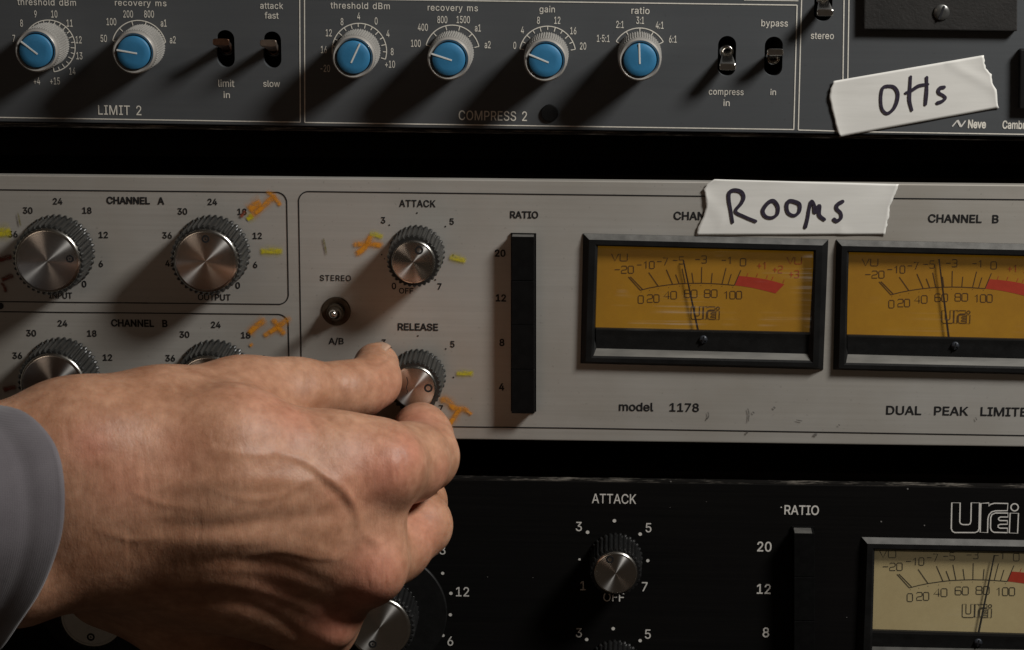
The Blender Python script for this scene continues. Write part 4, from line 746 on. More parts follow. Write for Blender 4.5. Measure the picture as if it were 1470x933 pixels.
# ------------------------------------------------------------------ VU meters
STK = {
 '0': [[(.15, 0), (.85, 0), (1, .12), (1, .88), (.85, 1), (.15, 1), (0, .88), (0, .12), (.15, 0)]],
 '1': [[(.2, .75), (.6, 1), (.6, 0)]],
 '2': [[(0, .85), (.12, 1), (.88, 1), (1, .88), (1, .6), (.88, .5), (.12, .42), (0, .3), (0, 0), (1, 0)]],
 '3': [[(0, .9), (.1, 1), (.9, 1), (1, .9), (1, .62), (.88, .52), (.35, .52)], [(.88, .52), (1, .42), (1, .1), (.88, 0), (.1, 0), (0, .1)]],
 '4': [[(.8, 0), (.8, 1), (.0, .3), (1, .3)]],
 '5': [[(.95, 1), (.08, 1), (.04, .56), (.85, .56), (1, .45), (1, .12), (.85, 0), (.1, 0), (0, .1)]],
 '6': [[(.95, .9), (.85, 1), (.15, 1), (0, .88), (0, .12), (.15, 0), (.85, 0), (1, .12), (1, .45), (.85, .55), (.02, .55)]],
 '7': [[(0, 1), (1, 1), (.35, 0)]],
 '8': [[(.12, .53), (.02, .62), (.02, .9), (.15, 1), (.85, 1), (.98, .9), (.98, .62), (.88, .53), (.12, .53), (0, .42), (0, .1), (.12, 0), (.88, 0), (1, .1), (1, .42), (.88, .53)]],
 '-': [[(0, .5), (1, .5)]], '+': [[(0, .45), (1, .45)], [(.5, .1), (.5, .8)]],
 'V': [[(0, 1), (.5, 0), (1, 1)]], 'U': [[(0, 1), (0, .1), (.12, 0), (.88, 0), (1, .1), (1, 1)]],
}
def stroke_text(s, cx, cy, h, w, gap, d, lw, y):
    """engraved style digits, centre in px"""
    tot = len(s) * w + (len(s) - 1) * gap; x = cx - tot / 2; pcs = []; k = 0
    for ch in s:
        for st in STK[ch]:
            k += 1
            pcs.append(line_px([(x + p[0] * w, cy + h / 2 - p[1] * h) for p in st], lw, d, y=y - .000004 * k))
        x += w + gap
    return pcs
LOGO = [  # outlined lowercase-style maker's lettering in a 365 x 170 box
 ([(5, 0), (2, 143), (8, 158), (20, 165), (130, 165), (146, 158), (152, 143), (155, 0), (110, 0), (108, 103), (104, 116), (95, 121), (65, 121), (53, 116), (48, 106), (50, 0)], True),
 ([(162, 3), (158, 163), (198, 165), (200, 88), (206, 66), (220, 50), (240, 44), (305, 43), (308, 3), (235, 2), (214, 8), (206, 18), (205, 0)], True),
 ([(308, 56), (240, 56), (222, 64), (215, 82), (214, 138), (219, 154), (232, 163), (305, 165), (305, 140), (265, 140), (255, 134), (255, 124), (265, 119), (305, 118), (305, 98), (265, 98), (257, 92), (258, 84), (268, 78), (308, 78)], True),
 ([(320, 56), (365, 57), (360, 168), (315, 166)], True),
 ([(344 + 20 * math.cos(t), 24 + 20 * math.sin(t)) for t in np.linspace(0, 2 * math.pi, 18, endpoint=False)], True)]
def logo(x0, y0, w, h, lw, d=0.0, y=None, shear=.009):
    pcs = []
    for i, (pts, cl) in enumerate(LOGO):
        q = [(x0 + px / 365 * w, y0 + py / 170 * h + shear * px / 365 * w) for px, py in pts]
        yy = ((-d + PR) if y is None else y) - .00001 * i
        pcs.append(line_px(q, lw, d, closed=True, y=yy))
    return pcs
# dial layout in px of the right-hand silver meter (its own photo position)
def cr(x, y_): return (1170 + x / 2.917, 230 + y_ / 2.917)
def vu_meter(U, bez, inner, face, dx, dy, kx, tilt, facemat, ink, glass, needle, hub, lw=1.15, chf=.70, ledge='chamfer', low=(0, 0)):
    """bez: outer corners px, inner: opening corners px, face: face corners px; dial print mapped by dx,dy,kx,tilt"""
    PB = .0024; DF = -.0010                                   # bezel stands proud; the dial lies behind the panel plane
    O = np.array(quad_px(bez, PB)); ctr = O.mean(0)
    I1 = np.array(quad_px(inner, PB))
    def lerp(A, B, t): return A + (B - A) * t
    # bezel ring: outer wall, front lip, inner slopes down to the face
    I2 = np.array(quad_px(face, -DF * -1 if False else DF))
    LW = P2(*low[0], .0005), P2(*low[1], .0005)
    Ic = I1.mean(0); J = I1 + (Ic - I1) * np.array([.012, .02]); S1 = lerp(O, I1, .46)
    rings = [(O, .003), (O, -.0003), (S1, -PB), (lerp(O, I1, .93), -PB), (I1, -PB + .0003), (J, -PB + .0008)]
    V = []
    for A, y_ in rings: V += [(p[0], y_, p[1]) for p in A]
    Fc = []
    for r_ in range(len(rings) - 1):
        for i in range(4):
            if r_ == 1 and i == 0: continue                      # the top slope is its own piece, its lit look painted in
            j = (i + 1) % 4; Fc.append([r_ * 4 + i, r_ * 4 + j, (r_ + 1) * 4 + j, (r_ + 1) * 4 + i])
    mt = mesh('vu_meter', V, Fc, M['bezel'], U)
    mesh('top_slope', [(O[0][0], -.0003, O[0][1]), (O[1][0], -.0003, O[1][1]), (S1[1][0], -PB, S1[1][1]), (S1[0][0], -PB, S1[0][1])], [[0, 1, 2, 3]], M['lit_top'], mt)
    y1 = -PB + .0008; tl, tr = np.array(LW[0]), np.array(LW[1])
    mesh('top_wall', [(J[0][0], y1, J[0][1]), (J[1][0], y1, J[1][1]), (I2[1][0], -DF, I2[1][1]), (I2[0][0], -DF, I2[0][1])], [[0, 1, 2, 3]], M['blackplastic'], mt)
    mesh('side_wall', [(J[1][0], y1, J[1][1]), (J[2][0], y1, J[2][1]), (tr[0], -.0005, tr[1]), (I2[2][0], -DF, I2[2][1]), (I2[1][0], -DF, I2[1][1])], [[0, 1, 2, 3, 4]], M['blackplastic'], mt)
    mesh('side_wall', [(J[0][0], y1, J[0][1]), (J[3][0], y1, J[3][1]), (tl[0], -.0005, tl[1]), (I2[3][0], -DF, I2[3][1]), (I2[0][0], -DF, I2[0][1])], [[0, 1, 2, 3, 4]], M['blackplastic'], mt)
    mesh('bottom_ledge', [(J[3][0], y1, J[3][1]), (J[2][0], y1, J[2][1]), (tr[0], -.0005, tr[1]), (tl[0], -.0005, tl[1])], [[0, 1, 2, 3]], M[ledge], mt)
    # dark mask strip below the dial
    fb = [face[3], face[2]]
    ml, mr = P2(*face[3], .0002 + .0), P2(*face[2], .0002)
    prism('lower_mask', [tuple(ml), tuple(mr), (tr[0], tr[1] - .0002), (tl[0], tl[1] - .0002)], -.0004, .0030, M['blackplastic'], mt)
    # dial
    yF = -DF
    fc = quad_px([(face[0][0] - 6, face[0][1] - 10), (face[1][0] + 6, face[1][1] - 10), (face[2][0] + 4, face[2][1] + 8), (face[3][0] - 4, face[3][1] + 8)], DF)
    prism('dial_face', fc, yF, yF + .0008, facemat, mt)
    # print
    def mp_(x, y_):
        u, w = cr(x, y_); u0, w0 = cr(140, 385)
        X = (u - u0) * kx; Y = (w - w0) * kx
        return (u0 + dx + X, w0 + dy + Y + tilt * X)
    yp = yF - .00010; K = []; Rd = []
    def Lp(pts, lw_=lw, store=None, n=[0]):
        n[0] += 1; (K if store is None else store).append(line_px([mp_(*p) for p in pts], lw_, DF, y=yp - .000003 * (n[0] % 7)))
    Lp([(318, 563), (355, 553), (395, 545), (450, 537), (490, 533), (530, 531), (575, 530), (620, 531), (660, 533), (712, 537)])
    for p in [((318, 563), (268, 508)), ((328, 560), (276, 507)), ((393, 545), (353, 488)), ((454, 538), (427, 475)), ((481, 535), (466, 495)), ((506, 533), (493, 470)), ((540, 531), (534, 487)),
              ((574, 530), (575, 463)), ((615, 530), (619, 487)), ((660, 533), (677, 465)), ((685, 535), (699, 490)), ((712, 537), (739, 473))]: Lp(p)
    for x, y_ in [(322, 570), (356, 564), (393, 556), (436, 551), (482, 543), (528, 540), (572, 539), (615, 540), (660, 541), (705, 545)]:
        q = mp_(x, y_); K.append(disc(P2(*q, DF), .55 * mpp(*q)[0], yp, 8))
    for s_, x, y_, w in [('VU', 230, 427, 30), ('-20', 250, 478, 22), ('-10', 340, 457, 20), ('-7', 410, 442, 19), ('-5', 477, 436, 20), ('-3', 571, 431, 20), ('-1', 680, 433, 18), ('0', 748, 440, 23)]:
        q = mp_(x, y_); K += stroke_text(s_, q[0], q[1], 30 / 2.917 * kx, w / 2.917 * kx, 2.2, DF, lw, yp)
    for s_, x, y_, w in [('0', 320, 602, 22), ('20', 372, 597, 22), ('40', 443, 582, 24), ('60', 529, 575, 24), ('80', 613, 573, 24), ('100', 704, 578, 22)]:
        q = mp_(x, y_); K += stroke_text(s_, q[0], q[1], 32 / 2.917 * kx, w / 2.917 * kx, 1.8, DF, lw, yp)
    for s_, x, y_, w in [('+1', 827, 453, 17), ('+2', 893, 468, 17), ('+3', 961, 487, 17), ('VU', 962, 430, 28)]:
        q = mp_(x, y_); Rd += stroke_text(s_, q[0], q[1], 29 / 2.917 * kx, w / 2.917 * kx, 1.8, DF, lw, yp)
    for x, y_ in [(763, 500), (803, 502), (845, 508), (868, 513), (915, 525)]:
        Rd.append(line_px([mp_(x, y_), mp_(x + 6, y_ - 15)], .9, DF, y=yp))
    joined('scale_print', K, M[ink], mt)
    joined('red_scale_print', Rd, M['dial_redtext'], mt)
    up = smoothpath([(728, 497), (800, 504), (860, 514), (921, 530)], 5); lo = smoothpath([(884, 569), (830, 556), (775, 545), (712, 537)], 5)
    joined('red_zone', [poly([P2(*mp_(*p), DF) for p in list(up) + list(lo)], yp + .00003)], M['dial_red'], mt)
    q = mp_(530, 628)
    joined('maker_lettering', logo(q[0], q[1], 41 * kx, 19 * kx, .95 * lw, DF, yp - .00003, .004), M[ink], mt)
    # needle stands off the dial
    dN = .0002; n0, n1 = needle
    w0, w1 = P2(*n0, dN), P2(*n1, dN); t = (w1 - w0) / np.linalg.norm(w1 - w0); nn = np.array([-t[1], t[0]])
    w0 = w0 - t * .004
    prism('needle', [tuple(w0 + nn * .00036), tuple(w0 - nn * .00036), tuple(w1 - nn * .00022), tuple(w1 + nn * .00022)], -dN, -dN + .0002, M['needle'] if ink == 'dial_ink' else M['dial_ink2'], mt)
    slot_screw(mt, hub[0], hub[1], .0004, 6.0, 12, M['hubscrew'], True)
    gq = np.array([I1[0], I1[1], I2[2], I2[3]]); gq = gq + (gq.mean(0) - gq) * .006
    mesh('glass', [(p[0], -.0016, p[1]) for p in gq], [[0, 1, 2, 3]], M[glass], mt)
    return mt
M['hubscrew'] = simple('blackened_screw', (.03, .035, .045), .45, .3, var=.4)
vu_meter(U2, [(837, 337), (1190, 345.5), (1182.5, 533), (833, 524)], [(856, 352), (1170, 360), (1166, 520), (850, 513)],
         [(858.4, 352.5), (1168.5, 361), (1164, 477.8), (855, 471)], 858.3 - 1218, 354.5 - 362, 1.0, .014, M['amber'], 'dial_ink', 'glass_scratched',
         ((1001.5, 472), (981, 374)), (1009.6, 487), low=((856, 500), (1160, 508)))
vu_meter(U2, [(1201.5, 346), (1556, 354), (1549, 542), (1196.7, 533)], [(1217, 361), (1538, 368.5), (1534, 530), (1213, 523)],
         [(1218, 361.5), (1536, 369), (1532, 488.5), (1216, 481)], 0, 0, 1.0, 0, M['amber'], 'dial_ink', 'glass', ((1361.5, 481), (1348, 372)), (1371, 496), low=((1217, 508.5), (1528, 516.5)))

# grease pencil marks
def mark(pts, w, mat, d=0.0, n=10, al=.9):
    if al == .9 and mat in ('orange', 'yellow', 'redpen'): mark(pts, w * 2.3, mat, d, n, .22)
    if al == .9: w = w * 1.15
    p = smoothpath(pts, n); wpx = np.array([w * (.75 + .5 * random.random()) for _ in p]); s = mpp(*p[0])[0]
    wpx = np.convolve(np.pad(wpx, 2, 'edge'), np.ones(5) / 5, 'valid'); wpx[0] *= .3; wpx[-1] *= .3
    path = np.array([P2(x, y_, d) for x, y_ in p]); t = np.gradient(path, axis=0); t /= np.linalg.norm(t, axis=1)[:, None] + 1e-12
    nn = np.column_stack([-t[:, 1], t[:, 0]]); V = []; fd = []
    ks = [-1, -.5, 0, .5, 1]; fv = [0, .9, 1, .9, 0]
    y = mark.y; mark.y -= .000004
    for k, f in zip(ks, fv):
        for i, q in enumerate(path): V.append((*(q + nn[i] * k * wpx[i] / 2 * s * 1.35),)); fd.append(f * al * min(1, 6 * i / len(path), 6 * (len(path) - 1 - i) / len(path)))
    n_ = len(path); Fc = [[r * n_ + i, r * n_ + i + 1, (r + 1) * n_ + i + 1, (r + 1) * n_ + i] for r in range(4) for i in range(n_ - 1)]
    o = joined('pencil_mark', [([(a_, y, b_) for a_, b_ in V], Fc)], M[mat], U2)
    at = o.data.attributes.new('fade', 'FLOAT', 'POINT'); at.data.foreach_set('value', fd); return o
mark.y = -.00020
def c4(x, y_): return (330 + x / 3.89, 260 + y_ / 3.89)
mark([c4(105, 165), c4(140, 135), c4(180, 120)], 10, 'orange'); mark([c4(105, 205), c4(160, 165), c4(230, 100), c4(265, 80)], 6, 'orange')
mark([c4(200, 55), c4(245, 85), c4(270, 115), c4(285, 140)], 4.5, 'orange'); mark([c4(95, 215), c4(130, 190)], 6, 'yellow')
mark([c4(165, 392), c4(225, 388), c4(300, 392)], 6.5, 'yellow')
mark([c4(105, 855), c4(140, 815), c4(205, 768)], 7, 'orange'); mark([c4(185, 865), c4(250, 825), c4(345, 755)], 5.5, 'orange'); mark([c4(238, 765), c4(270, 810), c4(310, 860)], 6, 'orange'); mark([c4(110, 920), c4(130, 905)], 3.5, 'orange')
def c1(x, y_): return (420 + x / 3.675, 240 + y_ / 3.675)
mark([c1(315, 410), c1(390, 402), c1(485, 415)], 6, 'orange'); mark([c1(325, 462), c1(375, 430), c1(405, 385), c1(415, 350)], 6, 'orange'); mark([c1(405, 350), c1(435, 352), c1(480, 370)], 5, 'yellow')
mark([c1(825, 470), c1(870, 480), c1(918, 495)], 6, 'yellow'); mark([c1(163, 370), c1(168, 400), c1(175, 430), c1(180, 465)], 2.2, 'olive')
def c2(x, y_): return (420 + x / 3.675, 440 + y_ / 3.675)
mark([c2(862, 352), c2(905, 350), c2(958, 352)], 5.5, 'yellow'); mark([c2(775, 498), c2(805, 490), c2(830, 505), c2(860, 535), c2(935, 545)], 7, 'orange'); mark([c2(885, 540), c2(855, 580), c2(820, 635)], 6, 'orange'); mark([c2(900, 530), c2(950, 570)], 3.5, 'orange')
mark([(-12, 331), (4, 333), (17, 332)], 10, 'yellow'); mark([(-4, 373), (8, 370), (18, 368)], 6, 'redpen'); mark([(2, 402), (10, 398), (20, 395)], 5, 'redpen'); mark([(1, 405), (7, 412), (8, 420)], 3, 'redpen'); mark([(4, 559), (12, 557), (24, 555)], 6, 'redpen')
mark([(26, 305), (28, 315), (30, 325)], 2, 'olive'); mark([(346, 312), (349, 307), (353, 302)], 3, 'redpen')
# small scuffs low on the silver panel
for pts, w in [([(1073, 585), (1075, 594), (1074, 606)], 1.6), ([(1080, 590), (1083, 593)], 2), ([(1016, 590), (1017, 597), (1014, 602)], 1.6), ([(1110, 583), (1113, 586)], 2.2), ([(1142, 602), (1152, 604)], 1.4), ([(1168, 622), (1173, 624)], 4), ([(1071, 622), (1074, 618)], 2.5), ([(1203, 609), (1206, 610)], 1.6), ([(1400, 598), (1402, 603)], 1.3)]:
    mark(pts, w, 'scuff', n=6) if 'scuff' in M else None

# ================================================================== UNIT 3: black limiter at the bottom
U3 = thing('limiter_unit', 'black limiter with cream meter and white lettering, lowest of the three units', 'limiter', tuple(P(735, 1000)))
A3 = unit_angle((647, 687.1), (1470, 699.3))
pan3 = prism('front_panel', long_rect((647, 688.6), (1470, 700.6), (647, 1085), (1470, 1097)), 0, .0032, M['black_panel'], U3, .00025)
MET3 = [(1246, 786), (1600, 793), (1596, 958), (1240, 953)]
cut(pan3, [prism('c', quad_px(MET3), -.01, .02, None), prism('c', quad_px([(1136.5, 755), (1169.5, 755.5), (1169.5, 1008), (1136.5, 1007)]), -.01, .02, None)])
prism('top_edge', long_rect((647, 686.9), (1470, 699.0), (647, 688.8), (1470, 700.8), -.2995, .2995), .0002, .0034, M['edge_chips'], U3)
prism('chassis', long_rect((647, 700), (1470, 712), (647, 1080), (1470, 1090), -.29, .29), .022, .05, M['rack'], U3)
IW = M['ink_white']
def T3(s, cx, cy, h=13, w=None, asp=.92, bold=.004, sp=1.0): return text(s, cx, cy, h, U3, IW, A3, w, bold, sp, asp)
T3('ATTACK', 881.5, 715.8, 13.5, 63.5); T3('RATIO', 1150.8, 732, 13, 49.5, bold=.01); T3('OFF', 881, 857, 12, 30)
for s, x, y_ in [('3', 831, 755.5), ('5', 931, 757.3), ('7', 925.5, 842), ('1', 837, 840.5), ('3', 831, 908), ('5', 930, 910), ('12', 664, 849.3), ('18', 630, 789), ('6', 646.5, 920)]: T3(s, x, y_, 13, asp=.9)
for s, x, y_ in [('20', 1097.3, 784.5), ('12', 1096.5, 845.3), ('8', 1099.5, 907.6)]: T3(s, x, y_, 13.5, asp=.9, bold=.010)
for (x, y_, r) in [(882, 747.4, 2.6), (843.5, 763.8, 2.6), (919, 766.5, 2.6), (832, 802.8, 1.8), (930, 804.6, 2.4), (880.3, 902.2, 2.5), (842.2, 917.8, 2.5), (919, 919.4, 2.5), (635.5, 822.7, 2.3), (647.3, 851.5, 2.5), (646.5, 882.3, 2.4), (636, 912, 2.3), (1121.5, 728, 1.0)]:
    joined('index_dot', [disc(P2(x, y_), r * mpp(x, y_)[0], PR, 16)], IW, U3)
for x, y_, r in [(1265, 748.5, 1.3), (1327, 754, 1.1), (1215.5, 886, .7), (1303, 701.5, 1.4), (963, 691, 1.2), (1163, 922, .6), (700, 828, .7), (765, 829, .6), (962, 728, .5), (1014, 720, .5)]:
    joined('paint_chip', [disc(P2(x, y_), r * mpp(x, y_)[0], PR, 5)], M['scuff2'], U3)
joined('maker_lettering', logo(1365, 721.5, 97, 44, 1.8, shear=.003), IW, U3)
silver_knob(U3, 884, 801, 39, 31, (875.5, 803.5), flutes=32, mat='fluted_dark', marktype=1)
silver_knob(U3, 883, 954, 39, 31, (875.5, 956), flutes=32, mat='fluted_dark')
c = P(551, 877, 0); s = mpp(551, 877)[0]
def big_dial(px, py, mark_):
    c = P(px, py, 0)
    dd = bm_obj('dial_skirt', lathe_bm([(91 * s, .0001, 0), (91 * s, .0010, 0), (89.5 * s, .0014, 0), (60 * s, .0015, 0), (0, .0015, 0)], 120), M['blackplastic'], U3, c, True, angle=30)
    silver_knob(U3, px, py, 53.5, 44, mark_, flutes=40, mat='fluted_dark', h=.0155)
big_dial(551, 877, (535, 925)); big_dial(146, 862, (130, 915))
ratio_stack(U3, 1136.5, 1169.5, 755, 1008, 4, M['button'], proud=.0064)
vu_meter(U3, [(1238, 774), (1605, 781), (1603, 975), (1229, 967)], [(1254, 788), (1592, 794), (1590, 950), (1250, 945)],
         [(1254.6, 791), (1590, 797), (1588, 914), (1250.4, 904.8)], 1242.0 - 1218, 780.2 - 362, 1.04, .0, M['cream'], 'dial_ink2', 'glass', ((1405.5, 905), (1427.5, 797)), (1404, 922), lw=1.15, ledge='chamfer_dark', low=((1250, 928), (1590, 935)))

# ================================================================== tapes
def tape(name, label, Lp, Rp, h0, curl, strokes, sw, tear_l, tear_r, words_, seed):
    rnd = np.random.RandomState(seed); nv, nu = 22, 70
    Lq = interp_path(Lp, nv); Rq = interp_path(Rp, nv)
    V = []
    ph = rnd.rand(6) * 6.28
    ja = np.cumsum(rnd.randn(nv)) ; ja -= np.linspace(ja[0], ja[-1], nv)
    for j in range(nv):
        for i in range(nu):
            u = i / (nu - 1); w = j / (nv - 1)
            x = Lq[j][0] * (1 - u) + Rq[j][0] * u; y_ = Lq[j][1] * (1 - u) + Rq[j][1] * u
            if i == 0: x += rnd.uniform(-1, 1) * tear_l; 
            if i == nu - 1: x += rnd.uniform(-1, 1) * tear_r
            h = h0 + curl * (math.exp(-u / .045) * (1 - .4 * w) + .35 * math.exp(-(1 - u) / .03))
            h += .00008 * math.sin(9 * u + 3 * w + ph[0]) * math.sin(5 * w + 4 * u + ph[1]) + .000015 * math.sin(23 * u + 7 * w + ph[2])
            h += .00028 * max(0, math.sin(2.2 * (u * 5 - w * 1.7) + ph[4])) ** 6 * (.5 if u > .75 or u < .12 else .05)
            V.append((x, y_, h))
    pts = [P(x, y_, h) for x, y_, h in V]
    Fc = [[j * nu + i, j * nu + i + 1, (j + 1) * nu + i + 1, (j + 1) * nu + i] for j in range(nv - 1) for i in range(nu - 1)]
    o = mesh(name, pts, Fc, M['tape'], None, True)
    sd = o.modifiers.new('s', 'SOLIDIFY'); sd.thickness = .00012; sd.offset = 1
    o['label'] = label; o['category'] = 'tape'
    # handwriting follows the tape's relief
    grid = np.array([(x, y_) for x, y_, h in V]); hs = np.array([h for _, _, h in V])
    for st, cl in strokes:
        p = smoothpath(st, 12, cl); N_ = len(p)
        rw = sw * (1 + .12 * np.sin(np.linspace(0, 7, N_) + len(st)))
        ppx = np.array(p); Vv = []
        t = np.gradient(ppx, axis=0) if not cl else (np.roll(ppx, -1, 0) - np.roll(ppx, 1, 0)); t /= np.linalg.norm(t, axis=1)[:, None] + 1e-9
        nn = np.column_stack([-t[:, 1], t[:, 0]])
        def H(q):
            dd = ((grid - q) ** 2).sum(1); k = np.argpartition(dd, 4)[:4]; ww = 1 / (dd[k] + .3); return (hs[k] * ww).sum() / ww.sum()
        for sgn in (1, .4, -.4, -1):
            for i in range(N_):
                q = ppx[i] + nn[i] * sgn * rw[i] / 2; Vv.append(P(q[0], q[1], H(q) + .00028))
        Fs = [[r * N_ + i, r * N_ + (i + 1) % N_, (r + 1) * N_ + (i + 1) % N_, (r + 1) * N_ + i] for r in range(3) for i in range(N_ if cl else N_ - 1)]
        if not cl:
            for e in (0, N_ - 1):
                k0 = len(Vv); q = ppx[e]; hh = H(q) + .00027
                for a_ in np.linspace(0, 2 * math.pi, 12, endpoint=False): Vv.append(P(q[0] + rw[e] / 2 * math.cos(a_), q[1] + rw[e] / 2 * math.sin(a_), hh))
                Fs.append(list(range(k0, k0 + 12)))
        ob = mesh('handwritten_letter', Vv, Fs, M['marker'], o)
    return o
def interp_path(pts, n):
    p = np.array(pts, float); d = np.r_[0, np.cumsum(np.linalg.norm(np.diff(p, axis=0), axis=1))]; t = np.linspace(0, d[-1], n)
    return np.column_stack([np.interp(t, d, p[:, 0]), np.interp(t, d, p[:, 1])])
def k4(x, y_): return (1110 + x / 3.889, y_ / 3.889)
tape('paper_tape', 'tilted torn strip of white tape reading OHs, stuck on the dark top unit', [k4(338, 452), k4(322, 490), k4(314, 545), k4(330, 620), k4(346, 690), k4(370, 765)],
     [k4(1172, 308), k4(1188, 380), k4(1219, 418), k4(1224, 455), k4(1246, 505), k4(1251, 553), k4(1260, 603)], .00032, .0005,
     [([k4(640, 480), k4(612, 492), k4(602, 545), k4(608, 605), k4(635, 632), k4(668, 612), k4(690, 570), k4(696, 520), k4(676, 486)], True),
      ([k4(768, 428), k4(764, 500), k4(762, 560), k4(775, 614)], False), ([k4(742, 518), k4(775, 503), k4(815, 478), k4(864, 470)], False), ([k4(858, 432), k4(858, 500), k4(851, 582)], False),
      ([k4(955, 486), k4(930, 492), k4(925, 516), k4(950, 532), k4(962, 546), k4(945, 564), k4(918, 574)], False)], 4.5, 1.0, 1.2, 'OHs', 3)
def k5(x, y_): return (980 + x / 4.594, 250 + y_ / 4.594)
tape('paper_tape', 'torn strip of white tape reading Rooms, stuck above the two amber meters', [k5(215, 34), k5(165, 62), k5(140, 100), k5(142, 130), k5(155, 180), k5(150, 225), k5(130, 290), k5(105, 350), k5(85, 405)],
     [k5(1425, 66), k5(1405, 115), k5(1388, 165), k5(1366, 220), k5(1359, 280), k5(1350, 330), k5(1336, 400)], .00032, .0005,
     [([k5(330, 316), k5(318, 240), k5(306, 170), k5(309, 122), k5(340, 105), k5(385, 115), k5(403, 150), k5(388, 190), k5(350, 245), k5(410, 280), k5(482, 310)], False),
      ([k5(598, 175), k5(560, 192), k5(530, 240), k5(548, 278), k5(590, 286), k5(624, 262), k5(628, 212)], True), ([k5(738, 180), k5(702, 178), k5(687, 208), k5(697, 253), k5(735, 272), k5(768, 248), k5(772, 200)], True),
      ([k5(810, 348), k5(825, 290), k5(835, 230), k5(850, 178), k5(868, 205), k5(874, 250), k5(902, 208), k5(902, 268), k5(935, 298)], False),
      ([k5(1055, 180), k5(1022, 200), k5(1017, 227), k5(1043, 255), k5(1045, 288), k5(1018, 308), k5(1000, 298)], False)], 5.0, 1.0, 1.0, 'Rooms', 5)

#HAND#
# ================================================================== person: right hand turning the release knob, grey cuff
def PM(px, py, dmm): return P(px, py, dmm * MM) * 1000.0           # millimetres
def ip(*pts): return [(PM(x, y_, d), r) for x, y_, d, r in pts]
VX = 0.65
lo_ = np.array([PM(-190, 740, 95)[0], -142.0, -135.0]); hi_ = np.array([PM(690, 640, 40)[0] + 4, 2.0, 10.0])
dims = np.ceil((hi_ - lo_) / VX).astype(int) + 1
GX = [(lo_[i] + VX * np.arange(dims[i])).astype(np.float32) for i in range(3)]
BIG = 60.0
def newfield(): return np.full(dims, BIG, np.float32)
def smin_into(Fd, sl, val, k):
    cur = Fd[sl]
    if k <= 0: np.minimum(cur, val, out=cur); return
    h = np.maximum(k - np.abs(cur - val), 0) / k
    cur[...] = np.minimum(cur, val) - h * h * k * .25
def sub_box(c0, c1, pad):
    sl = []
    for i in range(3):
        a_ = max(0, int((min(c0[i], c1[i]) - pad - lo_[i]) / VX)); b_ = min(dims[i], int((max(c0[i], c1[i]) + pad - lo_[i]) / VX) + 2)
        sl.append(slice(a_, max(a_, b_)))
    return tuple(sl)
def cone(Fd, A, B, k, pad=14):
    (p0, r0), (p1, r1) = A, B
    sl = sub_box(p0, p1, max(r0, r1) + pad)
    x = GX[0][sl[0]][:, None, None] - p0[0]; y_ = GX[1][sl[1]][None, :, None] - p0[1]; z = GX[2][sl[2]][None, None, :] - p0[2]
    d = p1 - p0; L2 = float(d @ d) + 1e-9
    t = np.clip((x * d[0] + y_ * d[1] + z * d[2]) / L2, 0, 1)
    D = np.sqrt((x - t * d[0]) ** 2 + (y_ - t * d[1]) ** 2 + (z - t * d[2]) ** 2) - (r0 + (r1 - r0) * t)
    smin_into(Fd, sl, D.astype(np.float32), k)
def chain(Fd, nodes, k):
    for A, B in zip(nodes, nodes[1:]): cone(Fd, A, B, k)
def ell(Fd, c, rad, k, rotz=0):
    pad = max(rad) + 10; sl = sub_box(c, c, pad)
    x = GX[0][sl[0]][:, None, None] - c[0]; y_ = GX[1][sl[1]][None, :, None] - c[1]; z = GX[2][sl[2]][None, None, :] - c[2]
    if rotz:
        ca, sa = math.cos(rotz), math.sin(rotz); x, z = x * ca + z * sa, -x * sa + z * ca
    q = np.sqrt((x / rad[0]) ** 2 + (y_ / rad[1]) ** 2 + (z / rad[2]) ** 2); g = np.sqrt((x / rad[0] ** 2) ** 2 + (y_ / rad[1] ** 2) ** 2 + (z / rad[2] ** 2) ** 2)
    smin_into(Fd, sl, (q * (q - 1) / (g + 1e-6)).astype(np.float32), k)
HF = newfield()
# wrist and forearm
chain(HF, ip((-185, 700, 104, 19), (10, 676, 96, 18.5), (120, 648, 90, 17.5)), 8)
chain(HF, ip((-185, 800, 100, 19), (20, 795, 92, 19), (120, 765, 88, 18)), 12)
# back of the hand: four metacarpals fanning out
MCP2, MCP3, MCP4, MCP5 = (546, 668, 66, 13.2), (524, 812, 66, 12.2), (452, 898, 56, 11.8), (352, 955, 44, 11)
chain(HF, ip((110, 640, 88, 17), (330, 632, 80, 14.5), (MCP2[0] - 60, MCP2[1] - 6, 70, 12.6), MCP2), 11)
chain(HF, ip((110, 700, 90, 17.5), (330, 715, 82, 13.5), (MCP3[0] - 60, MCP3[1] - 20, 70, 11.5), MCP3), 10)
chain(HF, ip((110, 750, 86, 17), (300, 790, 74, 13.5), MCP4), 10)
chain(HF, ip((110, 770, 80, 16), (240, 840, 60, 13), MCP5), 10)
chain(HF, ip((120, 672, 88, 17), (330, 685, 82, 15), (440, 715, 75, 13.5), (510, 742, 66, 12.0)), 14)
chain(HF, ip((140, 710, 85, 17.5), (300, 745, 81, 15), (420, 760, 74, 13.5), (490, 775, 67, 12)), 14)
chain(HF, ip((140, 770, 80, 17), (330, 822, 70, 13.5), (455, 858, 60, 12.0)), 14)
chain(HF, ip((120, 725, 86, 17), (320, 752, 77, 13), (450, 850, 60, 11)), 12)
# palm side and heel
chain(HF, ip((150, 730, 62, 20), (330, 740, 52, 19), (450, 740, 46, 17)), 12)
chain(HF, ip((160, 830, 52, 16), (280, 880, 44, 15), (370, 930, 34, 13)), 12)
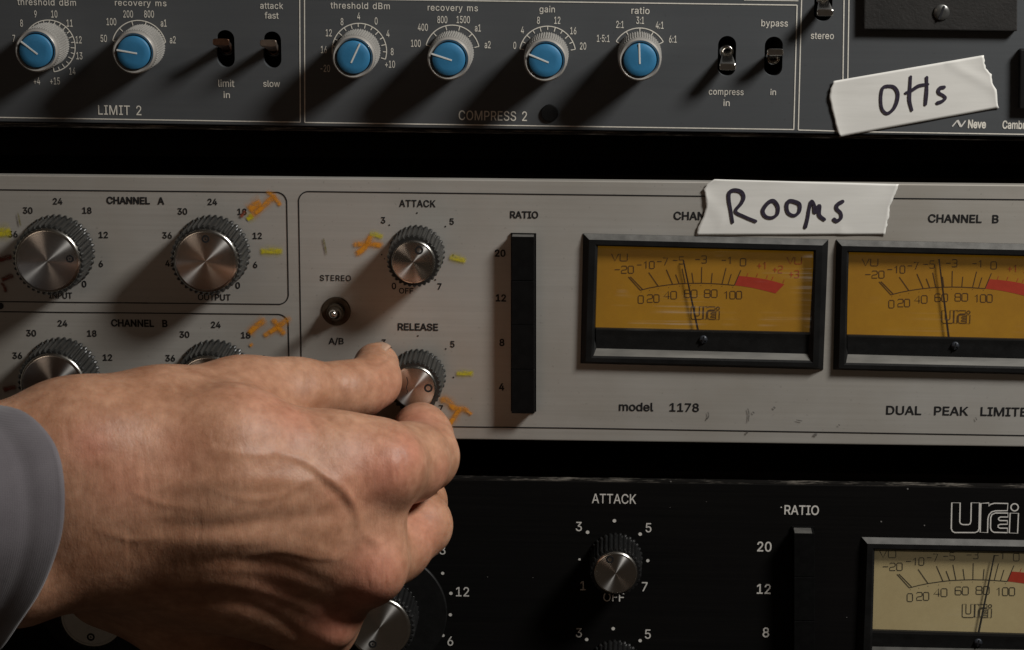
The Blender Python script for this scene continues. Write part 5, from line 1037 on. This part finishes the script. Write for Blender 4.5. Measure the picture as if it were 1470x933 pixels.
# thumb base and metacarpal
chain(HF, ip((100, 628, 84, 15.5), (230, 600, 72, 13.8), (345, 574, 58, 11.6), (400, 568, 50, 10.2)), 9)
FT = newfield()                                                   # thumb
chain(FT, ip((375, 572, 52, 10.6), (432, 562, 45, 9.6), (492, 561, 35, 8.6), (520, 556, 29, 8.2)), 4)
chain(FT, ip((513, 556, 30, 8.3), (537, 545, 21, 8.2), (540, 525, 12, 7.5)), 3)
chain(FT, ip((517, 565, 29, 7.6), (537, 553, 22, 7.0)), 3)
FI = newfield()                                                   # index finger
chain(FI, ip(MCP2, (585, 664, 50, 11.4), (607, 655, 36, 10.9)), 6)
chain(FI, ip((607, 655, 36, 10.6), (606, 628, 26, 9.2), (603, 617, 18, 8.4)), 4)
chain(FI, ip((604, 618, 20, 8.2), (598, 634, 7, 7.0)), 3)
FM = newfield()                                                   # middle finger
chain(FM, ip(MCP3, (566, 786, 52, 10.2), (602, 754, 40, 9.8)), 5)
chain(FM, ip((602, 754, 40, 9.6), (600, 720, 24, 8.6), (590, 700, 12, 7.6)), 4)
FR = newfield()                                                   # ring finger, curled under
chain(FR, ip(MCP4, (468, 892, 40, 9.8), (470, 880, 28, 9)), 4)
chain(FR, ip((470, 880, 28, 8.8), (440, 850, 20, 8)), 4)
FL = newfield()                                                   # little finger, curled under
chain(FL, ip(MCP5, (380, 930, 30, 8.8), (375, 900, 20, 8)), 4)
def merge(A, B, k):
    h = np.maximum(k - np.abs(A - B), 0) / k; return np.minimum(A, B) - h * h * k * .25
HF = merge(HF, FT, 6.0); HF = merge(HF, FI, 4.0); HF = merge(HF, FM, 2.6); HF = merge(HF, FR, 3.5); HF = merge(HF, FL, 3.5)

def samp(Fd, q):
    g = (q - lo_) / VX; i = np.floor(g).astype(int); i = np.clip(i, 0, dims - 2); f = g - i; r = 0
    for dx in (0, 1):
        for dy in (0, 1):
            for dz in (0, 1):
                w = (f[0] if dx else 1 - f[0]) * (f[1] if dy else 1 - f[1]) * (f[2] if dz else 1 - f[2]); r += w * Fd[i[0] + dx, i[1] + dy, i[2] + dz]
    return r
def hit(px, py):
    """first point of the hand seen through a photo pixel (mm)"""
    c_ = CAMP * 1000; p = PM(px, py, 125.0); d = p - c_; d /= np.linalg.norm(d)
    for _ in range(400):
        q = samp(HF, p)
        if q < .15 or p[1] > 1: break
        p = p + d * max(.3, q * .8)
    return p
def sculpt(pts, r, h, k, sign=1):
    """raise (+) or press in (-) a soft ridge along a line on the visible skin; h: how far it stands out"""
    global HF
    pp = smoothpath(pts, 4)
    nodes = []
    for i, (x, y_) in enumerate(pp):
        q = hit(x, y_); d = q - CAMP * 1000; d /= np.linalg.norm(d)
        taper = math.sin(math.pi * min(1, max(0, (i + .6) / (len(pp) + .2)))) ** .5
        nodes.append((q + d * (r - h * taper) if sign > 0 else q - d * (r - h * taper), r))
    T = newfield(); chain(T, nodes, 0.5)
    if sign > 0: HF = merge(HF, T, k)
    else:
        A, B = HF, -T; hh = np.maximum(k - np.abs(A - B), 0) / k; HF = np.maximum(A, B) + hh * hh * k * .25
def bump(px, py, r, h, k):
    global HF
    q = hit(px, py); d = q - CAMP * 1000; d /= np.linalg.norm(d); T = newfield(); c_ = q + d * (r - h); cone(T, (c_, r), (c_ + .01, r), .5); HF = merge(HF, T, k)
bump(556, 672, 8, 1.0, 7); bump(538, 818, 8, 1.2, 7); bump(475, 898, 7, .8, 5)

def surface_nets(Fd):
    s = Fd < 0; nx, ny, nz = Fd.shape
    cnt = np.zeros((nx - 1, ny - 1, nz - 1), np.float32); acc = np.zeros((nx - 1, ny - 1, nz - 1, 3), np.float32)
    offs = [(0, 0), (0, 1), (1, 0), (1, 1)]
    for ax in range(3):
        u, w = [i for i in range(3) if i != ax]
        A = np.take(Fd, range(Fd.shape[ax] - 1), ax); B = np.take(Fd, range(1, Fd.shape[ax]), ax)
        ch = (A < 0) != (B < 0); t = np.where(ch, A / (A - B + (A == B)), 0)
        for ou, ow in offs:
            sl = [slice(None)] * 3; sl[u] = slice(ou, Fd.shape[u] - 1 + ou); sl[w] = slice(ow, Fd.shape[w] - 1 + ow)
            c_ = ch[tuple(sl)]; tt = t[tuple(sl)]; cnt += c_
            acc[..., ax] += tt; acc[..., u] += c_ * ou; acc[..., w] += c_ * ow
    act = cnt > 0; idx = -np.ones(act.shape, int); idx[act] = np.arange(act.sum())
    ijk = np.argwhere(act); V = ijk + acc[act] / cnt[act][:, None]
    Fq = []
    for ax in range(3):
        u, w = [(1, 2), (2, 0), (0, 1)][ax]
        A = np.take(s, range(s.shape[ax] - 1), ax); B = np.take(s, range(1, s.shape[ax]), ax); e = np.argwhere(A != B)
        ok = (e[:, u] > 0) & (e[:, w] > 0) & (e[:, u] < Fd.shape[u] - 1) & (e[:, w] < Fd.shape[w] - 1); e = e[ok]
        fl = A[e[:, 0], e[:, 1], e[:, 2]]
        def g(du, dw):
            q = e.copy(); q[:, u] -= du; q[:, w] -= dw; return idx[q[:, 0], q[:, 1], q[:, 2]]
        quad = np.column_stack([g(1, 1), g(0, 1), g(0, 0), g(1, 0)]); quad[~fl] = quad[~fl][:, ::-1]; Fq.append(quad)
    return V * VX + lo_, np.vstack(Fq)
HF[:, -1, :] = 5; HF[:, 0, :] = 5; HF[:, :, 0] = 5; HF[:, :, -1] = 5
hv, hf = surface_nets(HF)
# relax slightly
E = np.vstack([hf[:, [0, 1]], hf[:, [1, 2]], hf[:, [2, 3]], hf[:, [3, 0]]]); nv_ = len(hv)
for it in range(3):
    sm_ = np.zeros_like(hv); ct = np.zeros(nv_)
    np.add.at(sm_, E[:, 0], hv[E[:, 1]]); np.add.at(ct, E[:, 0], 1); np.add.at(sm_, E[:, 1], hv[E[:, 0]]); np.add.at(ct, E[:, 1], 1)
    hv = hv + .5 * (sm_ / ct[:, None] - hv)
# fine anatomy: ridges and furrows pushed along the skin's own normals, laid out where the photo shows them
def vnormals(V, Q):
    n_ = np.cross(V[Q[:, 2]] - V[Q[:, 0]], V[Q[:, 3]] - V[Q[:, 1]]); N_ = np.zeros_like(V)
    for k in range(4): np.add.at(N_, Q[:, k], n_)
    return N_ / (np.linalg.norm(N_, axis=1)[:, None] + 1e-9)
hn = vnormals(hv, hf); vc = (hv * MM - CAMP); cz_ = vc @ fwd
pix = np.column_stack([CX + F * (vc @ right) / cz_, CY + F * (vc @ down) / cz_])
view = -(vc / np.linalg.norm(vc, axis=1)[:, None]); face_ = np.clip((hn * view).sum(1) * 2.2, 0, 1)
disp = np.zeros(nv_)
def furrow(pts, w, h, w2=None, jit=0, taper=True):
    """h mm at the line, falling off over w px (w2 on the other side)"""
    p = smoothpath(pts, 6)
    if jit: p = p + np.random.randn(*p.shape) * jit
    m_ = (pix[:, 0] > p[:, 0].min() - 4 * w) & (pix[:, 0] < p[:, 0].max() + 4 * w) & (pix[:, 1] > p[:, 1].min() - 4 * w) & (pix[:, 1] < p[:, 1].max() + 4 * w) & (face_ > 0)
    idx = np.where(m_)[0]
    if not len(idx): return
    q = pix[idx]; best = np.full(len(idx), 1e9); par = np.zeros(len(idx)); sd = np.zeros(len(idx)); n = len(p) - 1
    for i in range(n):
        a_, b_ = p[i], p[i + 1]; d = b_ - a_; L2 = d @ d + 1e-9; t = np.clip(((q - a_) @ d) / L2, 0, 1)
        r_ = q - a_ - t[:, None] * d; ds = (r_ ** 2).sum(1); m2 = ds < best; best[m2] = ds[m2]; par[m2] = (i + t[m2]) / n
        sd[m2] = (d[0] * r_[m2, 1] - d[1] * r_[m2, 0])
    ww = np.where(sd > 0, w2 or w, w); e_ = np.exp(-best / (ww * ww))
    if taper: e_ *= np.sin(math.pi * np.clip(par, .03, .97)) ** .6
    disp[idx] += h * e_ * face_[idx]
# tendons fanning to the knuckles, hollows between them
furrow([(200, 700), (330, 690), (450, 690), (525, 682)], 13, .9)
furrow([(215, 752), (300, 758), (388, 748), (470, 738), (520, 722)], 13, -1.5)
furrow([(230, 780), (340, 776), (430, 785), (520, 812)], 13, 1.0)
furrow([(250, 812), (340, 806), (420, 818), (490, 852)], 11, -1.1)
furrow([(230, 840), (330, 838), (410, 858), (470, 890)], 10, 1.0)
furrow([(250, 868), (340, 866), (400, 890), (440, 925)], 9, -1.0)
furrow([(300, 640), (400, 634), (480, 640)], 14, -.5)
furrow([(575, 640), (590, 690)], 9, -.5); furrow([(560, 780), (588, 800)], 8, -.4)
# veins
for pts, w, h in [([(395, 648), (437, 662), (468, 684), (494, 704), (510, 728), (516, 756), (512, 782)], 6.5, 1.25), ([(300, 700), (350, 716), (400, 712), (440, 690), (462, 680)], 6, .55),
                  ([(516, 756), (530, 772), (550, 782)], 6, .5), ([(290, 642), (360, 652), (400, 650)], 7, .4), ([(180, 700), (230, 722), (290, 730)], 6, .45),
                  ([(350, 800), (400, 790), (450, 800), (490, 800)], 5.5, .5), ([(140, 760), (190, 775), (240, 770)], 6, .4)]:
    furrow(pts, w, h)
furrow([(437, 670), (462, 694), (486, 714), (500, 738), (503, 762)], 7, -.6)
# thumb: folds over both joints, edge of the nail
for k in range(7): furrow([(436 + 6 * k, 529 + random.uniform(-2, 2)), (440 + 6 * k, 543), (438 + 6 * k + random.uniform(-2, 2), 556)], 2.6, -.30)
for k in range(5): furrow([(500 + 5 * k, 524), (505 + 5 * k, 540), (503 + 5 * k, 556)], 2.6, -.28)
furrow([(455, 590), (464, 596), (476, 604), (488, 612)], 3.5, -.9); furrow([(440, 600), (452, 612), (462, 628)], 4, -.5)
furrow([(410, 575), (440, 584), (470, 586)], 5, -.4)
furrow([(520, 519), (536, 523), (550, 518), (560, 509), (561, 499)], 3, -.55); furrow([(524, 512), (540, 510), (552, 503)], 9, .25)
# knuckle creases
for (cx_, cy_, rx, ry, n) in [(556, 672, 24, 26, 6), (540, 822, 22, 24, 6), (480, 900, 16, 16, 4)]:
    for k in range(n):
        x = cx_ - rx + 2 * rx * (k + .5) / n + random.uniform(-2, 2); hh = ry * math.sqrt(max(.1, 1 - ((x - cx_) / (rx * 1.1)) ** 2))
        furrow([(x + 3, cy_ - hh), (x + random.uniform(-3, 3), cy_), (x + 2, cy_ + hh)], 2.8, -.22)
for k in range(5): furrow([(622 + 5 * k, 622 + 3 * k), (626 + 5 * k, 645), (620 + 5 * k, 668)], 2.8, -.25)
for k in range(4): furrow([(612 + 6 * k, 738), (618 + 6 * k, 755), (614 + 6 * k, 772)], 2.8, -.2)
# loose skin of the wrist: long shallow folds across the arm
for k in range(30):
    x = random.uniform(88, 330); y0_ = random.uniform(585, 800); L_ = random.uniform(25, 75)
    furrow([(x, y0_), (x + random.uniform(-3, 5), y0_ + L_ / 2), (x + random.uniform(-6, 6), y0_ + L_)], random.uniform(2.6, 4.5), random.uniform(-.30, .18))
for k in range(60):
    x = random.uniform(200, 640); y0_ = random.uniform(600, 850); L_ = random.uniform(8, 26); a_ = random.uniform(-.5, .5) + (1.5708 if random.random() < .8 else .6)
    furrow([(x, y0_), (x + L_ * math.cos(a_) / 2 + random.uniform(-1, 1), y0_ + L_ * math.sin(a_) / 2), (x + L_ * math.cos(a_), y0_ + L_ * math.sin(a_))], random.uniform(2.4, 3.2), random.uniform(-.16, -.05))
hv = hv + hn * disp[:, None] * .52
PC = P(80, 740, .09)
person = thing('person', 'right hand in a grey shirt cuff reaching in from the left to turn a knob', 'person', tuple(PC))
me = bpy.data.meshes.new('hand'); me.from_pydata((hv * MM - PC).tolist(), [], hf.tolist()); me.update()
red = np.zeros(nv_)
for (x, y_, rad, am) in [(556, 675, 15, .4), (540, 820, 15, .4), (530, 860, 14, .5), (500, 690, 12, .25), (560, 575, 14, .2), (600, 600, 12, .3), (395, 580, 16, .2), (635, 680, 9, .25), (480, 900, 14, .5), (300, 620, 9, .25), (180, 690, 14, .2), (250, 660, 12, .3), (345, 745, 10, .3), (420, 600, 12, .25), (590, 650, 12, .35), (610, 760, 12, .3), (505, 560, 10, .3), (130, 640, 9, .3), (400, 830, 14, .35)]:
    q = hit(x, y_); red = np.maximum(red, 1.35 * am * np.exp(-((hv - q) ** 2).sum(1) / (2 * (rad * .55) ** 2)))
at = me.attributes.new('redness', 'FLOAT', 'POINT'); at.data.foreach_set('value', red.astype(np.float32))
hand = link('hand', me, M['skin'], person, True); hand.location = (0, 0, 0)
# thumbnail: a curved plate lying on the tip's outer side
def nail():
    base = hit(540, 508); V = []; Fc = []; nu, nv = 13, 11
    g = np.array([samp(HF, base + np.array(e) * .8) - samp(HF, base - np.array(e) * .8) for e in ((1, 0, 0), (0, 1, 0), (0, 0, 1))]); g /= np.linalg.norm(g)
    tip = PM(544, 527, 12) - PM(515, 556, 30); tip /= np.linalg.norm(tip); up_ = np.array([-.55, -.35, .75]); up_ -= tip * (up_ @ tip); up_ /= np.linalg.norm(up_)
    side = np.cross(tip, up_); c0 = PM(541, 540, 18)
    for j in range(nv):
        w = j / (nv - 1)
        for i in range(nu):
            a_ = (i / (nu - 1) - .5) * 1.75
            rr = 1 - .35 * abs(2 * w - 1) ** 4 * (abs(a_) / .9) ** 2
            V.append(c0 + tip * (-3.0 + 12.5 * w - 1.8 * (abs(a_) / .9) ** 2 * (1 if w > .5 else -1) * abs(2 * w - 1)) + up_ * math.cos(a_) * 8.42 + side * math.sin(a_) * 7.4)
    Fc = [[j * nu + i, j * nu + i + 1, (j + 1) * nu + i + 1, (j + 1) * nu + i] for j in range(nv - 1) for i in range(nu - 1)]
    V = np.array(V) * MM; me = bpy.data.meshes.new('thumbnail'); me.from_pydata((V - PC).tolist(), [], Fc); me.update()
    o = link('fingernail', me, M['nail'], person, True); o.location = (0, 0, 0)
    sd = o.modifiers.new('s', 'SOLIDIFY'); sd.thickness = .0005; sd.offset = 0
nail()
# shirt cuff: a loose sleeve opening, swept back out of the frame
ring = smoothpath([(-40, 570, 92), (0, 582, 102), (32, 590, 110), (60, 612, 118), (82, 645, 125), (92, 692, 129), (91, 752, 130), (79, 800, 128), (58, 849, 123), (29, 893, 116), (-2, 935, 107), (-45, 965, 95), (-120, 950, 75), (-165, 850, 62), (-180, 760, 58), (-165, 670, 60), (-125, 600, 70), (-80, 574, 82)], 6, True)
rg = np.array([P(x, y_, d * MM) for x, y_, d in ring]); nr = len(rg); cen = rg.mean(0)
V = []; Fc = []; K_ = 90
back = np.array([-.115, -.030, -.022])
for k in range(K_):
    t = k / (K_ - 1); sc_ = 1 + .10 * t
    for i in range(nr):
        a_ = 2 * math.pi * i / nr
        fold = 1 + .010 * math.sin(2 * a_ + 9 * t + 2) * t + .010 * math.sin(3 * a_ + 5 * t) + .012 * t * math.sin(5 * a_ - 7 * t + 1) + .006 * math.sin(2 * a_ + 14 * t)
        hem = .010 * math.exp(-((t - .035) / .03) ** 4) - .006 * math.exp(-((t - .085) / .012) ** 2)
        V.append(cen + (rg[i] - cen) * sc_ * (fold if k else 1) * (1 + hem) + back * t)
Fc = [[k * nr + i, k * nr + (i + 1) % nr, (k + 1) * nr + (i + 1) % nr, (k + 1) * nr + i] for k in range(K_ - 1) for i in range(nr)]
n0 = len(V)
for k in range(4):                                                # folded inside of the cuff
    t = k / 3
    for i in range(nr): V.append(cen + (rg[i] - cen) * (1 - .022) + back * (t * .35 - .004))
for k in range(3):
    for i in range(nr): Fc.append([n0 + k * nr + i, n0 + (k + 1) * nr + i, n0 + (k + 1) * nr + (i + 1) % nr, n0 + k * nr + (i + 1) % nr])
for i in range(nr): Fc.append([i, n0 + i, n0 + (i + 1) % nr, (i + 1) % nr])
sl_ = mesh('shirt_sleeve', np.array(V), Fc, M['cloth'], person, True)
